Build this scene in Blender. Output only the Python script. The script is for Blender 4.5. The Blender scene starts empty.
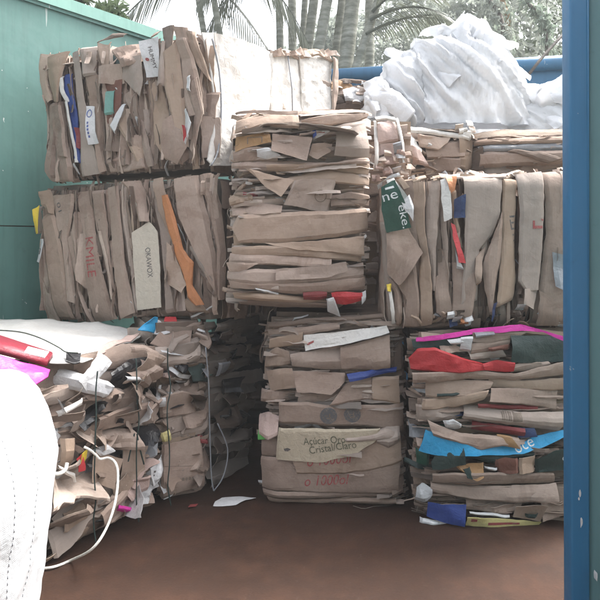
import bpy, bmesh, math, random
import numpy as np
from mathutils import Vector, Matrix
from mathutils.bvhtree import BVHTree

random.seed(11)
SC = bpy.context.scene
COL = SC.collection
CAM = np.array([0.0, 0.0, 1.5])
FPX, CX, HY = 600.0, 300.0, 240.0
GLARE_HAZE = .0045
UP = np.array([0.0, 0.0, 1.0])

# ------------------------------------------------------------------ noise
_T = np.random.RandomState(7).rand(65536) * 2 - 1
def _h(i, j, k):
    return _T[((i * 73856093) ^ (j * 19349663) ^ (k * 83492791)) & 65535]
def vn(p, seed=0.0):
    p = np.asarray(p, float) + seed * 17.31
    i = np.floor(p).astype(np.int64); f = p - i; f = f * f * (3 - 2 * f)
    x, y, z = i[..., 0], i[..., 1], i[..., 2]
    fx, fy, fz = f[..., 0], f[..., 1], f[..., 2]
    def L(a, b, t): return a + (b - a) * t
    return L(L(L(_h(x, y, z), _h(x+1, y, z), fx), L(_h(x, y+1, z), _h(x+1, y+1, z), fx), fy),
             L(L(_h(x, y, z+1), _h(x+1, y, z+1), fx), L(_h(x, y+1, z+1), _h(x+1, y+1, z+1), fx), fy), fz)
def fbm(p, seed=0.0, o=3):
    p = np.asarray(p, float); r = 0; a = 1.0
    for k in range(o):
        r = r + a * vn(p * 2 ** k, seed + k * 3.7); a *= 0.5
    return r
def ridge(p, seed=0.0, o=3):
    p = np.asarray(p, float); r = 0; a = 1.0
    for k in range(o):
        r = r + a * (1 - 2 * np.abs(vn(p * 2 ** k, seed + k * 3.7))); a *= 0.5
    return r

# ------------------------------------------------------------------ materials
MATS = {}
def newmat(key):
    m = bpy.data.materials.new(key); m.use_nodes = True
    nt = m.node_tree; b = nt.nodes['Principled BSDF']
    MATS[key] = m
    return m, nt, b
def N(nt, t, **kw):
    n = nt.nodes.new(t)
    for k, v in kw.items():
        if k in n.inputs: n.inputs[k].default_value = v
        else: setattr(n, k, v)
    return n
def ramp(nt, stops):
    r = nt.nodes.new('ShaderNodeValToRGB'); cr = r.color_ramp
    while len(cr.elements) < len(stops): cr.elements.new(0.5)
    for e, (p, c) in zip(cr.elements, stops):
        e.position = p; e.color = (*c, 1) if len(c) == 3 else c
    return r
def mixc(nt, fac, a, b, mode='MIX'):
    m = nt.nodes.new('ShaderNodeMix'); m.data_type = 'RGBA'; m.blend_type = mode
    for s, v in ((0, fac), (6, a), (7, b)):
        if hasattr(v, 'is_output'): nt.links.new(v, m.inputs[s])
        else: m.inputs[s].default_value = v if s == 0 else (*v, 1)
    return m.outputs[2]
def bump(nt, b, h, strength, dist=0.01):
    n = N(nt, 'ShaderNodeBump'); n.inputs['Strength'].default_value = strength
    n.inputs['Distance'].default_value = dist
    nt.links.new(h, n.inputs['Height']); nt.links.new(n.outputs[0], b.inputs['Normal'])
def coords(nt, which='Object', scale=(1, 1, 1)):
    tc = N(nt, 'ShaderNodeTexCoord'); mp = N(nt, 'ShaderNodeMapping')
    mp.inputs['Scale'].default_value = scale
    nt.links.new(tc.outputs[which], mp.inputs[0]); return mp.outputs[0]
def noise(nt, vec, scale, detail=4, rough=0.55, dist=0.0):
    n = N(nt, 'ShaderNodeTexNoise'); n.inputs['Scale'].default_value = scale
    n.inputs['Detail'].default_value = detail; n.inputs['Roughness'].default_value = rough
    n.inputs['Distortion'].default_value = dist
    nt.links.new(vec, n.inputs['Vector']); return n.outputs['Fac']
def mapr(nt, v, a, b, c, d):
    n = N(nt, 'ShaderNodeMapRange'); nt.links.new(v, n.inputs[0])
    for i, x in enumerate((a, b, c, d)): n.inputs[i + 1].default_value = x
    return n.outputs[0]
def attr(nt, name):
    a = N(nt, 'ShaderNodeAttribute'); a.attribute_name = name; return a.outputs['Fac']
def mth(nt, op, a, b):
    n = N(nt, 'ShaderNodeMath'); n.operation = op
    for i, v in enumerate((a, b)):
        if hasattr(v, 'is_output'): nt.links.new(v, n.inputs[i])
        else: n.inputs[i].default_value = v
    return n.outputs[0]

def card_material():
    m, nt, b = newmat('cardboard')
    t = attr(nt, 'tone')
    r = ramp(nt, [(0, (.10, .078, .064)), (.25, (.225, .172, .138)), (.5, (.340, .260, .213)),
                  (.75, (.445, .350, .292)), (1, (.60, .52, .45))])
    nt.links.new(t, r.inputs[0])
    vec = coords(nt, 'Object')
    big = noise(nt, vec, 5, 5, .6)
    c = mixc(nt, mapr(nt, big, .35, .7, 0, .55), r.outputs[0], (.70, .64, .62), 'MULTIPLY')
    fine = noise(nt, vec, 70, 4, .65)
    c = mixc(nt, mapr(nt, fine, .35, .72, 0, .35), c, (.68, .66, .66), 'MULTIPLY')
    uvs = coords(nt, 'UV', (6, 150, 1))
    st = noise(nt, uvs, 1.0, 2, .5)
    c = mixc(nt, mapr(nt, st, .4, .75, 0, .22), c, (.62, .6, .6), 'MULTIPLY')
    sp = noise(nt, vec, 17, 6, .75)
    c = mixc(nt, mapr(nt, sp, .64, .70, 0, .5), c, (.42, .36, .33), 'MULTIPLY')
    c = mixc(nt, mapr(nt, sp, .33, .27, 0, .35), c, (.6, .53, .46))
    ws = noise(nt, vec, 3.2, 7, .62, 1.2)
    c = mixc(nt, mapr(nt, ws, .56, .60, 0, .38), c, (.66, .60, .57), 'MULTIPLY')
    sc = noise(nt, coords(nt, 'UV', (9, 70, 1)), 1.0, 5, .7, .8)
    c = mixc(nt, mapr(nt, sc, .62, .70, 0, .4), c, (.50, .43, .40), 'MULTIPLY')
    c = mixc(nt, mapr(nt, sc, .36, .30, 0, .3), c, (.55, .49, .43))
    oi = N(nt, 'ShaderNodeObjectInfo')
    c = mixc(nt, mapr(nt, oi.outputs['Random'], .75, .97, 0, .38), c, (.40, .365, .335))
    c = mixc(nt, mapr(nt, oi.outputs['Random'], .3, .05, 0, .5), c, (.39, .285, .20))
    e = attr(nt, 'edge')
    c = mixc(nt, mth(nt, 'MULTIPLY', e, .55), c, (.48, .41, .34))
    nt.links.new(c, b.inputs['Base Color'])
    b.inputs['Roughness'].default_value = .78
    b.inputs['Specular IOR Level'].default_value = .3
    h1 = noise(nt, vec, 13, 6, .55, .5)
    h2 = mth(nt, 'ADD', h1, mth(nt, 'MULTIPLY', st, .10))
    bump(nt, b, h2, .42, .014)
card_material()

def printed(key, col, rough=.5, wear=.35, wearcol=None, sp=.4):
    if key in MATS: return key
    m, nt, b = newmat(key)
    vec = coords(nt, 'Object')
    n1 = noise(nt, vec, 14, 6, .7)
    n2 = noise(nt, vec, 60, 4, .6)
    wc = wearcol or tuple(min(1, x * .55 + .05) for x in col)
    c = mixc(nt, mapr(nt, n1, .5, .75, 0, wear), col, wc)
    c = mixc(nt, mapr(nt, n2, .4, .75, 0, .25), c, (.6, .6, .6), 'MULTIPLY')
    nt.links.new(c, b.inputs['Base Color'])
    b.inputs['Roughness'].default_value = rough
    b.inputs['Specular IOR Level'].default_value = sp
    bump(nt, b, noise(nt, vec, 30, 5, .6, .5), .5, .012)
    return key
def ink(key, col):
    if key in MATS: return key
    m, nt, b = newmat(key)
    vec = coords(nt, 'Object')
    wn = mth(nt, 'ADD', mth(nt, 'MULTIPLY', noise(nt, vec, 150, 4, .7), .6), mth(nt, 'MULTIPLY', noise(nt, vec, 22, 3, .6), .4))
    under = (.33, .26, .21) if 'white' not in key else (.05, .10, .08)
    c = mixc(nt, mapr(nt, wn, .50, .64, .08, .7), col, under)
    nt.links.new(c, b.inputs['Base Color']); b.inputs['Roughness'].default_value = .75
    return key

printed('white_paper', (.56, .56, .565), .6, .45, (.36, .34, .32))
printed('white_board', (.62, .60, .57), .6, .4, (.50, .455, .41))
printed('beige_board', (.50, .45, .38), .7, .2)
printed('pale_board', (.45, .385, .29), .75, .25)
printed('blue_print', (.028, .055, .22), .45, .2)
printed('navy_print', (.03, .05, .13), .5, .3)
printed('cyan_print', (.03, .29, .54), .4, .12)
printed('teal_print', (.16, .33, .29), .5, .2)
printed('green_print', (.012, .06, .04), .45, .3, (.06, .12, .09))
printed('dark_green', (.022, .040, .036), .5, .3, (.05, .06, .055))
printed('red_print', (.42, .03, .035), .5, .25, (.28, .05, .05))
printed('dull_red', (.20, .035, .035), .55, .3, (.14, .06, .055))
printed('brick_print', (.17, .075, .055), .7, .3)
printed('orange_print', (.46, .19, .08), .6, .45, (.34, .16, .09))
printed('ochre_print', (.34, .20, .095), .65, .3)
printed('yellow_print', (.70, .52, .06), .5, .2)
printed('cream_print', (.62, .55, .25), .5, .3, (.5, .44, .3))
printed('magenta_film', (.62, .04, .33), .4, .15)
printed('black_film', (.012, .012, .014), .28, .3, (.05, .05, .05), .6)
printed('grey_film', (.24, .25, .27), .3, .4, (.42, .42, .42), .6)
printed('clear_film', (.42, .43, .44), .22, .5, (.62, .62, .62), .7)
printed('maroon_box', (.20, .02, .035), .45, .15)
printed('brown_dark', (.085, .062, .048), .85, .4)
printed('lime_print', (.14, .5, .12), .5, .1)
printed('pink_paper', (.46, .34, .30), .7, .4)
printed('cloth_dark', (.03, .045, .04), .8, .3)
ink('ink_red', (.30, .045, .05)); ink('ink_dark', (.07, .068, .07)); ink('ink_grey', (.09, .095, .105))
ink('ink_white', (.72, .74, .74)); ink('ink_brown', (.15, .115, .09)); ink('ink_blue', (.05, .09, .3)); ink('ink_green', (.07, .085, .05))

# ------------------------------------------------------------------ mesh builder
class MB:
    def __init__(s): s.v = []; s.f = []; s.t = []; s.e = []; s.uv = []; s.n = 0; s.sharp = 0
    def add(s, v, f, tone=.5, edge=None, uv=None):
        v = np.asarray(v, float); k = len(v)
        s.v.append(v); s.f += [tuple(int(i) + s.n for i in q) for q in f]
        s.t.append(np.broadcast_to(np.asarray(tone, float), (k,)).copy())
        s.e.append(np.zeros(k) if edge is None else np.asarray(edge, float))
        s.uv.append(v[:, :2].copy() if uv is None else np.asarray(uv, float))
        s.n += k
    def build(s, name, mat, parent=None, base=(0, 0, 0), smooth=True):
        me = bpy.data.meshes.new(name)
        V = np.concatenate(s.v) - np.asarray(base, float)
        me.from_pydata(V.tolist(), [], s.f)
        a = me.attributes.new('tone', 'FLOAT', 'POINT'); a.data.foreach_set('value', np.concatenate(s.t).astype('f4'))
        a = me.attributes.new('edge', 'FLOAT', 'POINT'); a.data.foreach_set('value', np.concatenate(s.e).astype('f4'))
        uv = me.uv_layers.new(name='UVMap')
        li = np.zeros(len(me.loops), 'i4'); me.loops.foreach_get('vertex_index', li)
        uv.data.foreach_set('uv', np.concatenate(s.uv)[li].astype('f4').ravel())
        if smooth: me.polygons.foreach_set('use_smooth', np.ones(len(me.polygons), bool))
        me.materials.append(MATS[mat]); me.update()
        if smooth and s.sharp: me.set_sharp_from_angle(angle=math.radians(s.sharp))
        o = bpy.data.objects.new(name, me); COL.objects.link(o)
        if parent is not None: o.parent = parent
        else: o.location = base
        return o

def empty(name, loc, label, cat, group=None):
    o = bpy.data.objects.new(name, None); COL.objects.link(o); o.location = loc
    o.empty_display_size = .2
    o['label'] = label; o['category'] = cat
    if group: o['group'] = group
    return o
def tag(o, label=None, cat=None, group=None, kind=None):
    for k, v in (('label', label), ('category', cat), ('group', group), ('kind', kind)):
        if v: o[k] = v
    return o

def tube(pts, r, seg=8, taper=None, sub=0):
    P = np.asarray(pts, float)
    if sub: P = smooth_chain(P, sub)
    n = len(P); T = np.gradient(P, axis=0); T /= np.linalg.norm(T, axis=1)[:, None] + 1e-9
    ref = np.array([0, 0, 1.0]) if abs(T[0][2]) < .9 else np.array([1.0, 0, 0])
    R = np.full(n, r) if np.isscalar(r) else np.interp(np.linspace(0, 1, n), np.linspace(0, 1, len(r)), r)
    V = []
    b = np.cross(T[0], ref); b /= np.linalg.norm(b)
    for i in range(n):
        b = b - T[i] * np.dot(b, T[i]); b /= np.linalg.norm(b); c = np.cross(T[i], b)
        for k in range(seg):
            a = 2 * math.pi * k / seg
            V.append(P[i] + R[i] * (math.cos(a) * b + math.sin(a) * c))
    F = [(i*seg+k, i*seg+(k+1) % seg, (i+1)*seg+(k+1) % seg, (i+1)*seg+k) for i in range(n-1) for k in range(seg)]
    F += [tuple(range(seg))[::-1], tuple((n-1)*seg+k for k in range(seg))]
    return np.array(V), F
def smooth_chain(P, sub):
    P = np.asarray(P, float); n = len(P); out = []
    for i in range(n - 1):
        p0, p1, p2, p3 = P[max(i-1, 0)], P[i], P[i+1], P[min(i+2, n-1)]
        for k in range(sub):
            t = k / sub
            out.append(.5*((2*p1)+(-p0+p2)*t+(2*p0-5*p1+4*p2-p3)*t*t+(-p0+3*p1-3*p2+p3)*t**3))
    out.append(P[-1]); return np.array(out)
def box(c, h):
    c = np.array(c, float); h = np.array(h, float)
    V = [c + h * np.array(s) for s in ((-1,-1,-1),(1,-1,-1),(1,1,-1),(-1,1,-1),(-1,-1,1),(1,-1,1),(1,1,1),(-1,1,1))]
    return np.array(V), [(0,3,2,1),(4,5,6,7),(0,1,5,4),(1,2,6,5),(2,3,7,6),(3,0,4,7)]
def ray(x, y): return np.array([(x - CX) / FPX, 1.0, -(y - HY) / FPX])
def at(x, y, d): return CAM + ray(x, y) * d
def ground(x, y, z=0.0):
    r = ray(x, y); return CAM + r * ((z - CAM[2]) / r[2])

# ------------------------------------------------------------------ faces and sheets
class Face:
    def __init__(s, o, e, f=None):
        s.o = np.array(o, float); s.e = np.array(e, float); s.e /= np.linalg.norm(s.e)
        s.f = UP.copy() if f is None else np.array(f, float) / np.linalg.norm(f)
        s.n = np.cross(s.e, s.f); s.n /= np.linalg.norm(s.n)
    def px(s, x, y):
        r = ray(x, y); t = np.dot(s.o - CAM, s.n) / np.dot(r, s.n)
        q = CAM + r * t - s.o
        # plane coordinates in a possibly skew frame
        a = np.array([[np.dot(s.e, s.e), np.dot(s.e, s.f)], [np.dot(s.e, s.f), np.dot(s.f, s.f)]])
        return np.linalg.solve(a, np.array([np.dot(q, s.e), np.dot(q, s.f)]))
    def w(s, uvw):
        uvw = np.asarray(uvw)
        return s.o + uvw[:, :1] * s.e + uvw[:, 1:2] * s.f + uvw[:, 2:3] * s.n

def resample(ch, n):
    ch = np.asarray(ch, float)
    if len(ch) == 1: return np.repeat(ch, n, 0)
    d = np.r_[0, np.cumsum(np.linalg.norm(np.diff(ch, axis=0), axis=1))]
    if d[-1] < 1e-9: return np.repeat(ch[:1], n, 0)
    s = np.linspace(0, d[-1], n)
    return np.stack([np.interp(s, d, ch[:, 0]), np.interp(s, d, ch[:, 1])], 1)
def parse(c):
    if isinstance(c, str): return [tuple(float(q) for q in p.split(',')) for p in c.split()]
    return c

SEED = [1]
def sheet_geo(A, C, lift=.012, prof='roll', bulge=.016, amp=.004, crease=4, crs=.16, tilt=.022, thk=.004,
              jit=.003, tone=.5, res=.012, curl=0.0, endb=.012):
    """A, C: two edge chains in face coordinates (metres). Returns uvw grid shell."""
    SEED[0] += 1; sd = SEED[0] * .613; rs = np.random.RandomState(SEED[0])
    A = np.asarray(A, float); C = np.asarray(C, float)
    LA = np.sum(np.linalg.norm(np.diff(A, axis=0), axis=1)); LC = np.sum(np.linalg.norm(np.diff(C, axis=0), axis=1))
    W = .5 * (np.linalg.norm(A[0] - C[0]) + np.linalg.norm(A[-1] - C[-1]))
    mid = np.linalg.norm(A[len(A)//2] - C[len(C)//2]); W = max(W, mid * .8)
    n = int(np.clip(max(LA, LC) / res, 6, 110)); m = int(np.clip(W / res, 6, 60))
    a = resample(A, n); c = resample(C, n)
    s = np.linspace(0, 1, n); t = np.linspace(0, 1, m)
    if prof != 'flat': t = .5 - .5 * np.cos(np.pi * t) * (.75 + .25 * np.abs(np.cos(np.pi * t)))
    S, T = np.meshgrid(s, t, indexing='ij')
    g = a[:, None, :] * (1 - T[..., None]) + c[:, None, :] * T[..., None]
    # ragged outline
    q = np.stack([g[..., 0] * 22, g[..., 1] * 22, np.full_like(S, sd)], -1)
    g[..., 0] += jit * fbm(q, sd, 2); g[..., 1] += jit * fbm(q, sd + 5, 2)
    X = (2 * T - 1); Y = (2 * S - 1)
    bulge = bulge * (.68 if prof in ('roll', 'fold', 'foldb') else 1); fw = float(np.clip(.012 / max(W, .01), .07, .34)) * rs.uniform(.7, 1.3); wv = 1 + .35 * vn(np.stack([S * LA * 7, 0 * S, 0 * S + sd], -1), sd)
    fl = lambda q: np.clip((fw * wv - q) / (fw * wv), 0, 1)
    if prof == 'roll': d = fl(T) + fl(1 - T) + .22 * X ** 2 * (rs.rand() - .3)
    elif prof == 'round': d = X ** 2
    elif prof == 'fold': d = fl(T) + .3 * (1 - T) * (rs.rand() - .3)
    elif prof == 'foldb': d = fl(1 - T) + .3 * T * (rs.rand() - .3)
    else: d = 0 * X
    w = lift - bulge * d - endb * np.clip((np.abs(Y) - .95) / .05, 0, 1) * rs.choice([0, 0, 1])
    ext = max(LA, W)
    for k in range(crease):
        th = (math.atan2(*(g[-1, m//2] - g[0, m//2])[::-1]) + math.pi/2 + rs.randn() * .22) if k % 2 == 0 else rs.rand() * math.pi; nn = np.array([math.cos(th), math.sin(th)])
        cpt = g.reshape(-1, 2)[rs.randint(n * m)]
        dd = np.abs((g[..., 0] - cpt[0]) * nn[0] + (g[..., 1] - cpt[1]) * nn[1])
        sl = crs * 1.5 * rs.choice([-1, 1]) * rs.uniform(.35, 1) * min(1, .32 / ext)
        f = sl * np.minimum(dd, .02 + .10 * rs.rand()) if k % 3 else sl * dd; w = w + f - f.mean()
    if tilt:
        w = w + tilt * (rs.rand() * 2 - 1) * Y * .5 + tilt * (rs.rand() * 2 - 1) * X * .5
    w = w + curl * np.abs(X) ** 3
    p = np.stack([g[..., 0] * 9, g[..., 1] * 9, w * 9 + sd], -1)
    q2 = np.stack([S * LA * 5, T * W * 34, 0 * S + sd], -1)
    msk = np.clip(vn(np.stack([g[..., 0] * 6, g[..., 1] * 6, 0 * S + sd], -1), sd + 2) * 1.6 + .1, 0, 1)
    w = w + .7 * amp * fbm(p * .7, sd, 2) + amp * .35 * ridge(p * 1.9, sd + 9, 2) + .0028 * msk * ridge(q2, sd + 4, 2)
    G = np.stack([g[..., 0], g[..., 1], w], -1)
    cr = G[1, 0] - G[0, 0]; ct = G[0, 1] - G[0, 0]
    mid_i = n // 2
    cr = G[min(mid_i+1, n-1), m//2] - G[mid_i, m//2]; ct = G[mid_i, min(m//2+1, m-1)] - G[mid_i, m//2]
    flip = (cr[0] * ct[1] - cr[1] * ct[0]) < 0
    idx = np.arange(n * m).reshape(n, m)
    qf = np.stack([idx[:-1, :-1], idx[1:, :-1], idx[1:, 1:], idx[:-1, 1:]], -1).reshape(-1, 4)
    if flip: qf = qf[:, ::-1]
    Ft = G.reshape(-1, 3); Bk = Ft - np.array([0, 0, thk])
    faces = [tuple(x) for x in qf] + [tuple(x[::-1] + n * m) for x in qf]
    loop = np.r_[idx[:, 0], idx[-1, 1:], idx[-2::-1, -1], idx[0, -2:0:-1]]
    k = len(loop); o = 2 * n * m
    for i in range(k):
        j = (i + 1) % k; faces.append((o + i, o + j, o + k + j, o + k + i))
    V = np.concatenate([Ft, Bk, Ft[loop], Bk[loop]])
    E = np.r_[np.zeros(2 * n * m), np.ones(2 * k)]
    uvg = np.stack([S * max(LA, LC), T * W], -1).reshape(-1, 2)
    UVv = np.concatenate([uvg, uvg, uvg[loop], uvg[loop]])
    TN = np.clip(tone, 0, 1)
    return V, faces, TN, E, UVv, (Ft, [tuple(x) for x in qf])

def inpoly(pt, poly):
    x, y = pt; c = False; j = len(poly) - 1
    for i in range(len(poly)):
        xi, yi = poly[i]; xj, yj = poly[j]
        if (yi > y) != (yj > y) and x < (xj - xi) * (y - yi) / (yj - yi + 1e-12) + xi: c = not c
        j = i
    return c

GROUP = 'pressed bales of waste cardboard stacked in the container'
class Bale:
    def __init__(s, label, P0, P1, depth, D, z0, z1, zl=None, name='cardboard_bale', tone=.5):
        P0 = np.array(P0, float); P1 = np.array(P1, float)
        s.F = Face((*P0, 0), (*(P1 - P0), 0)); s.L = np.linalg.norm(P1 - P0)
        s.d = np.array([*depth, 0.0]); s.d /= np.linalg.norm(s.d); s.D = D
        s.z0, s.z1 = z0, z1; s.P0, s.P1 = P0, P1; s.tone = tone
        mid = (P0 + P1) / 2 + s.d[:2] * D / 2
        s.base = np.array([mid[0], mid[1], z0])
        s.e = empty(name, s.base, label, 'cardboard bale', GROUP)
        s.polys = []; s.i = 0; s.stuff = MB(); s.stuff.sharp = 17; s.ns = 0
    def curve(s, V, rd=None):
        rd = getattr(s, 'rd', .07); L, z0, z1 = s.L, s.z0, s.z1
        a = np.clip(np.abs(V[:, 0] - L/2) / (L/2), 0, 1.15); b = np.clip(np.abs(V[:, 1] - (z0+z1)/2) / ((z1-z0)/2), 0, 1.1)
        V[:, 2] -= rd * np.clip((a - .72) / .28, 0, 2) ** 2 + .6 * rd * np.clip((b - .78) / .22, 0, 2) ** 2
        V[:, 2] += .012 * vn(np.stack([V[:, 0]*2.2, V[:, 1]*2.2, 0*V[:, 0] + s.P0[0]*9], -1), 3)
    # --- one visible sheet, a part of its own
    def sheet(s, A, C, mat='cardboard', name='cardboard_sheet', tone=None, F=None, px=True, label=None, **kw):
        F0 = F or s.F
        A, C = parse(A), parse(C)
        if px: A = [F0.px(*p) for p in A]; C = [F0.px(*p) for p in C]
        if 'lift' not in kw: kw['lift'] = .012 + .0011 * s.i
        s.i += 1
        tn = s.tone + random.uniform(-.2, .2) if tone is None else .46 + (tone - .46) * 1.35 + random.uniform(-.07, .07)
        V, f, TN, E, UVv, g = sheet_geo(A, C, tone=tn, **kw)
        if F is None: s.curve(V); g = (V[:len(g[0])].copy(), g[1])
        mb = MB(); mb.sharp = 17; mb.add(F0.w(V), f, TN, E, UVv)
        o = mb.build(name, mat, s.e, s.base)
        if label: o['label'] = label
        if F is None: s.polys.append([tuple(p) for p in A] + [tuple(p) for p in C[::-1]])
        return (F0, g, o)
    # --- procedural layers over one face
    def fill(s, quad, axis='h', th=(.03, .075), F=None, px=True, lift=(-.035, -.004), own=True, segs=(1, 3),
             amp=.006, crs=.14, prof=('roll', 'foldb', 'fold', 'flat', 'flat'), tone=None, tv=.27, jit=.005, bulge=.022, wob=.3, over=.03,
             mats=None, res=.014, skew=0.0, skip=0.0):
        F0 = F or s.F; tb = s.tone if tone is None else tone
        Q = [np.array(F0.px(*p)) if px else np.array(p, float) for p in quad]   # TL TR BR BL
        def bl(a, b): return (Q[0]*(1-a)+Q[1]*a)*(1-b) + (Q[3]*(1-a)+Q[2]*a)*b
        WL = np.linalg.norm(Q[1]-Q[0]); HL = np.linalg.norm(Q[3]-Q[0])
        Lg, Wd = (WL, HL) if axis == 'h' else (HL, WL)
        pos = 0.0
        while pos < Wd:
            h = random.uniform(*th); n = random.randint(*segs)
            cuts = sorted([0, 1] + [random.random() for _ in range(n - 1)])
            for a, b in zip(cuts[:-1], cuts[1:]):
                if b - a < .08: continue
                a2 = a - random.uniform(0, over) / Lg + (random.choice([0, .02, .05]) / Lg if a == 0 and F is None else 0); b2 = b + random.uniform(0, over) / Lg - (random.choice([0, .02, .05]) / Lg if b == 1 and F is None else 0)
                if random.random() < skip: continue
                K = 7; ss = np.linspace(a2, b2, K); sdv = random.random() * 90
                off = h * wob * np.array([vn(np.array([x * Lg * 4, sdv, 0])) for x in ss])
                off2 = h * wob * np.array([vn(np.array([x * Lg * 4, sdv, 7.7])) for x in ss])
                hh = h * random.uniform(.7, 1.35)
                p0 = (pos - hh * .15 + off) / Wd + skew * (ss - .5); p1 = (pos + hh + off2) / Wd + skew * (ss - .5)
                if axis == 'h': A = [bl(x, y) for x, y in zip(ss, p0)]; C = [bl(x, y) for x, y in zip(ss, p1)]
                else: A = [bl(y, x) for x, y in zip(ss, p0)]; C = [bl(y, x) for x, y in zip(ss, p1)]
                mid = [tuple((A[k] + C[k]) / 2) for k in range(K)]
                tn = tb + random.uniform(-tv, tv)
                mat = 'cardboard'
                if mats and random.random() < mats[0]: mat = random.choice(mats[1])
                kw = dict(lift=random.uniform(*lift), prof=random.choice(prof), bulge=bulge * random.uniform(.6, 1.4), amp=amp,
                          crease=4, crs=crs, tilt=.035, jit=jit, tone=tn, res=res)
                vis = own and s.ns < 62
                if vis and F is None:
                    hid = sum(any(inpoly(p, q) for q in s.polys) for p in mid + [tuple(A[3]*.8+C[3]*.2), tuple(A[3]*.2+C[3]*.8)])
                    vis = hid < 8
                V, f, TN, E, UVv, g = sheet_geo(A, C, **kw)
                if F is None: s.curve(V)
                if vis:
                    s.ns += 1
                    mb = MB(); mb.sharp = 17; mb.add(F0.w(V), f, TN, E, UVv)
                    mb.build('cardboard_sheet' if mat == 'cardboard' else 'paper_scrap', mat, s.e, s.base)
                else:
                    s.stuff.add(F0.w(V), f, TN, E, UVv)
            pos += h
    # --- little crumpled strips in the gaps
    def shreds(s, quad, count, axis='h', F=None, px=True, size=(.03, .16), wid=(.006, .03), lift=(-.02, .018), tone=(.15, .85), spread=.35, mats=('cardboard',)):
        F0 = F or s.F
        Q = [np.array(F0.px(*p)) if px else np.array(p, float) for p in quad]
        for mi, mt in enumerate(mats):
            mb = MB(); mb.sharp = 17
            for _ in range(count if mi == 0 else count // 5):
                a, b = random.random(), random.random()
                c = (Q[0]*(1-a)+Q[1]*a)*(1-b) + (Q[3]*(1-a)+Q[2]*a)*b
                th = random.gauss(0, spread) + (0 if axis == 'h' else math.pi / 2)
                l = random.uniform(*size); w = random.uniform(*wid)
                e = np.array([math.cos(th), math.sin(th)]); p = np.array([-e[1], e[0]])
                bend = random.uniform(-.3, .3) * l
                A = [c - e*l/2 + p*w/2, c + p*(w/2 + bend*.5), c + e*l/2 + p*(w/2)]
                C = [c - e*l/2 - p*w/2, c + p*(-w/2 + bend*.5), c + e*l/2 - p*w*random.uniform(.1, .5)]
                V, f, TN, E, UVv, g = sheet_geo(A, C, lift=random.uniform(*lift), prof=random.choice(('flat', 'round')), bulge=.01,
                    amp=.006, crease=2, crs=.5, tilt=.03, jit=.004, tone=random.uniform(*tone), res=.012, thk=.002, endb=0)
                if F is None: s.curve(V)
                mb.add(F0.w(V), f, TN, E, UVv)
            o = mb.build('paper_scraps', mt, s.e, s.base); o['kind'] = 'stuff'
    def corefill(s, inset=.07, sides=True, tone=None, top=True, fronttop=None):
        """the squeezed body behind the face, plus layers on the other sides"""
        n = 14; e = s.F.e; b = s.F.o
        L, D, z0, z1 = s.L, s.D, s.z0, s.z1
        mb = MB()
        def P(a, dd, z): return b + e*(inset + a*(L-2*inset)) + s.d*(inset + dd*(D-2*inset)) + UP*(z0+.01+z*(z1-z0-.03))
        g = np.linspace(0, 1, n); A, B = np.meshgrid(g, g, indexing='ij')
        idx = np.arange(n*n).reshape(n, n)
        q = np.stack([idx[:-1,:-1], idx[1:,:-1], idx[1:,1:], idx[:-1,1:]], -1).reshape(-1, 4)
        for k in range(6):
            pts = []
            for a_, b_ in zip(A.ravel(), B.ravel()):
                pts.append((P(a_,0,b_), P(a_,1,b_), P(0,a_,b_), P(1,a_,b_), P(a_,b_,0), P(a_,b_,1))[k])
            pts = np.array(pts)
            off = np.stack([fbm(pts*6, 1), fbm(pts*6, 2), fbm(pts*6, 3)], -1) * .012
            mb.add(pts + off * np.array([1, 1, .4]), [tuple(x) for x in q], .2)
        mb.build('bale_core', 'cardboard', s.e, s.base)
        ax = s.axis if hasattr(s, 'axis') else 'h'
        tn = tone if tone is not None else s.tone - .05
        if sides:
            for side in ('r', 'l'):
                if side == 'r': F = Face(b + e*L, s.d)
                else: F = Face(b + s.d*D, -s.d)
                q0, q1 = (.11, D) if side == 'r' else (0, D - .11)
                s.fill([(q0, z1-.05), (q1, z1-.05), (q1, z0+.02), (q0, z0+.02)], ax, (.05, .11), F=F, px=False, own=False,
                       lift=(-.05, -.02), tone=tn, res=.025)
        if top:
            F = Face(b + UP*z1, e, s.d)
            s.fill([(.10, D-.03), (L-.10, D-.03), (L-.10, .18), (.10, .18)], 'h', (.12, .3), F=F, px=False, own=False, lift=(-.075, -.05), tone=tn+.1, res=.025, over=.0, jit=.003,
                   prof=('flat', 'flat', 'roll'))
        if hasattr(s, 'thin'): s.fill(s.thin, ax, (.008, .016), own=False, lift=(.005, .05), segs=(2, 4), prof=('flat', 'fold'), amp=.005, crs=.3, tv=.45, jit=.006, bulge=.008, wob=1.2, res=.02, tone=s.tone-.05, skip=.76 if ax == 'h' else .93)
        if hasattr(s, 'thin'): s.fill(s.thin, ax, (.010, .022), own=False, lift=(-.04, .006), segs=(1, 3), prof=('flat', 'flat', 'fold'), amp=.004, crs=.2, tv=.4, jit=.004, bulge=.008, wob=.8, res=.02, tone=s.tone-.02)
        if s.stuff.n:
            o = s.stuff.build('compressed_cardboard', 'cardboard', s.e, s.base); o['kind'] = 'stuff'

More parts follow.
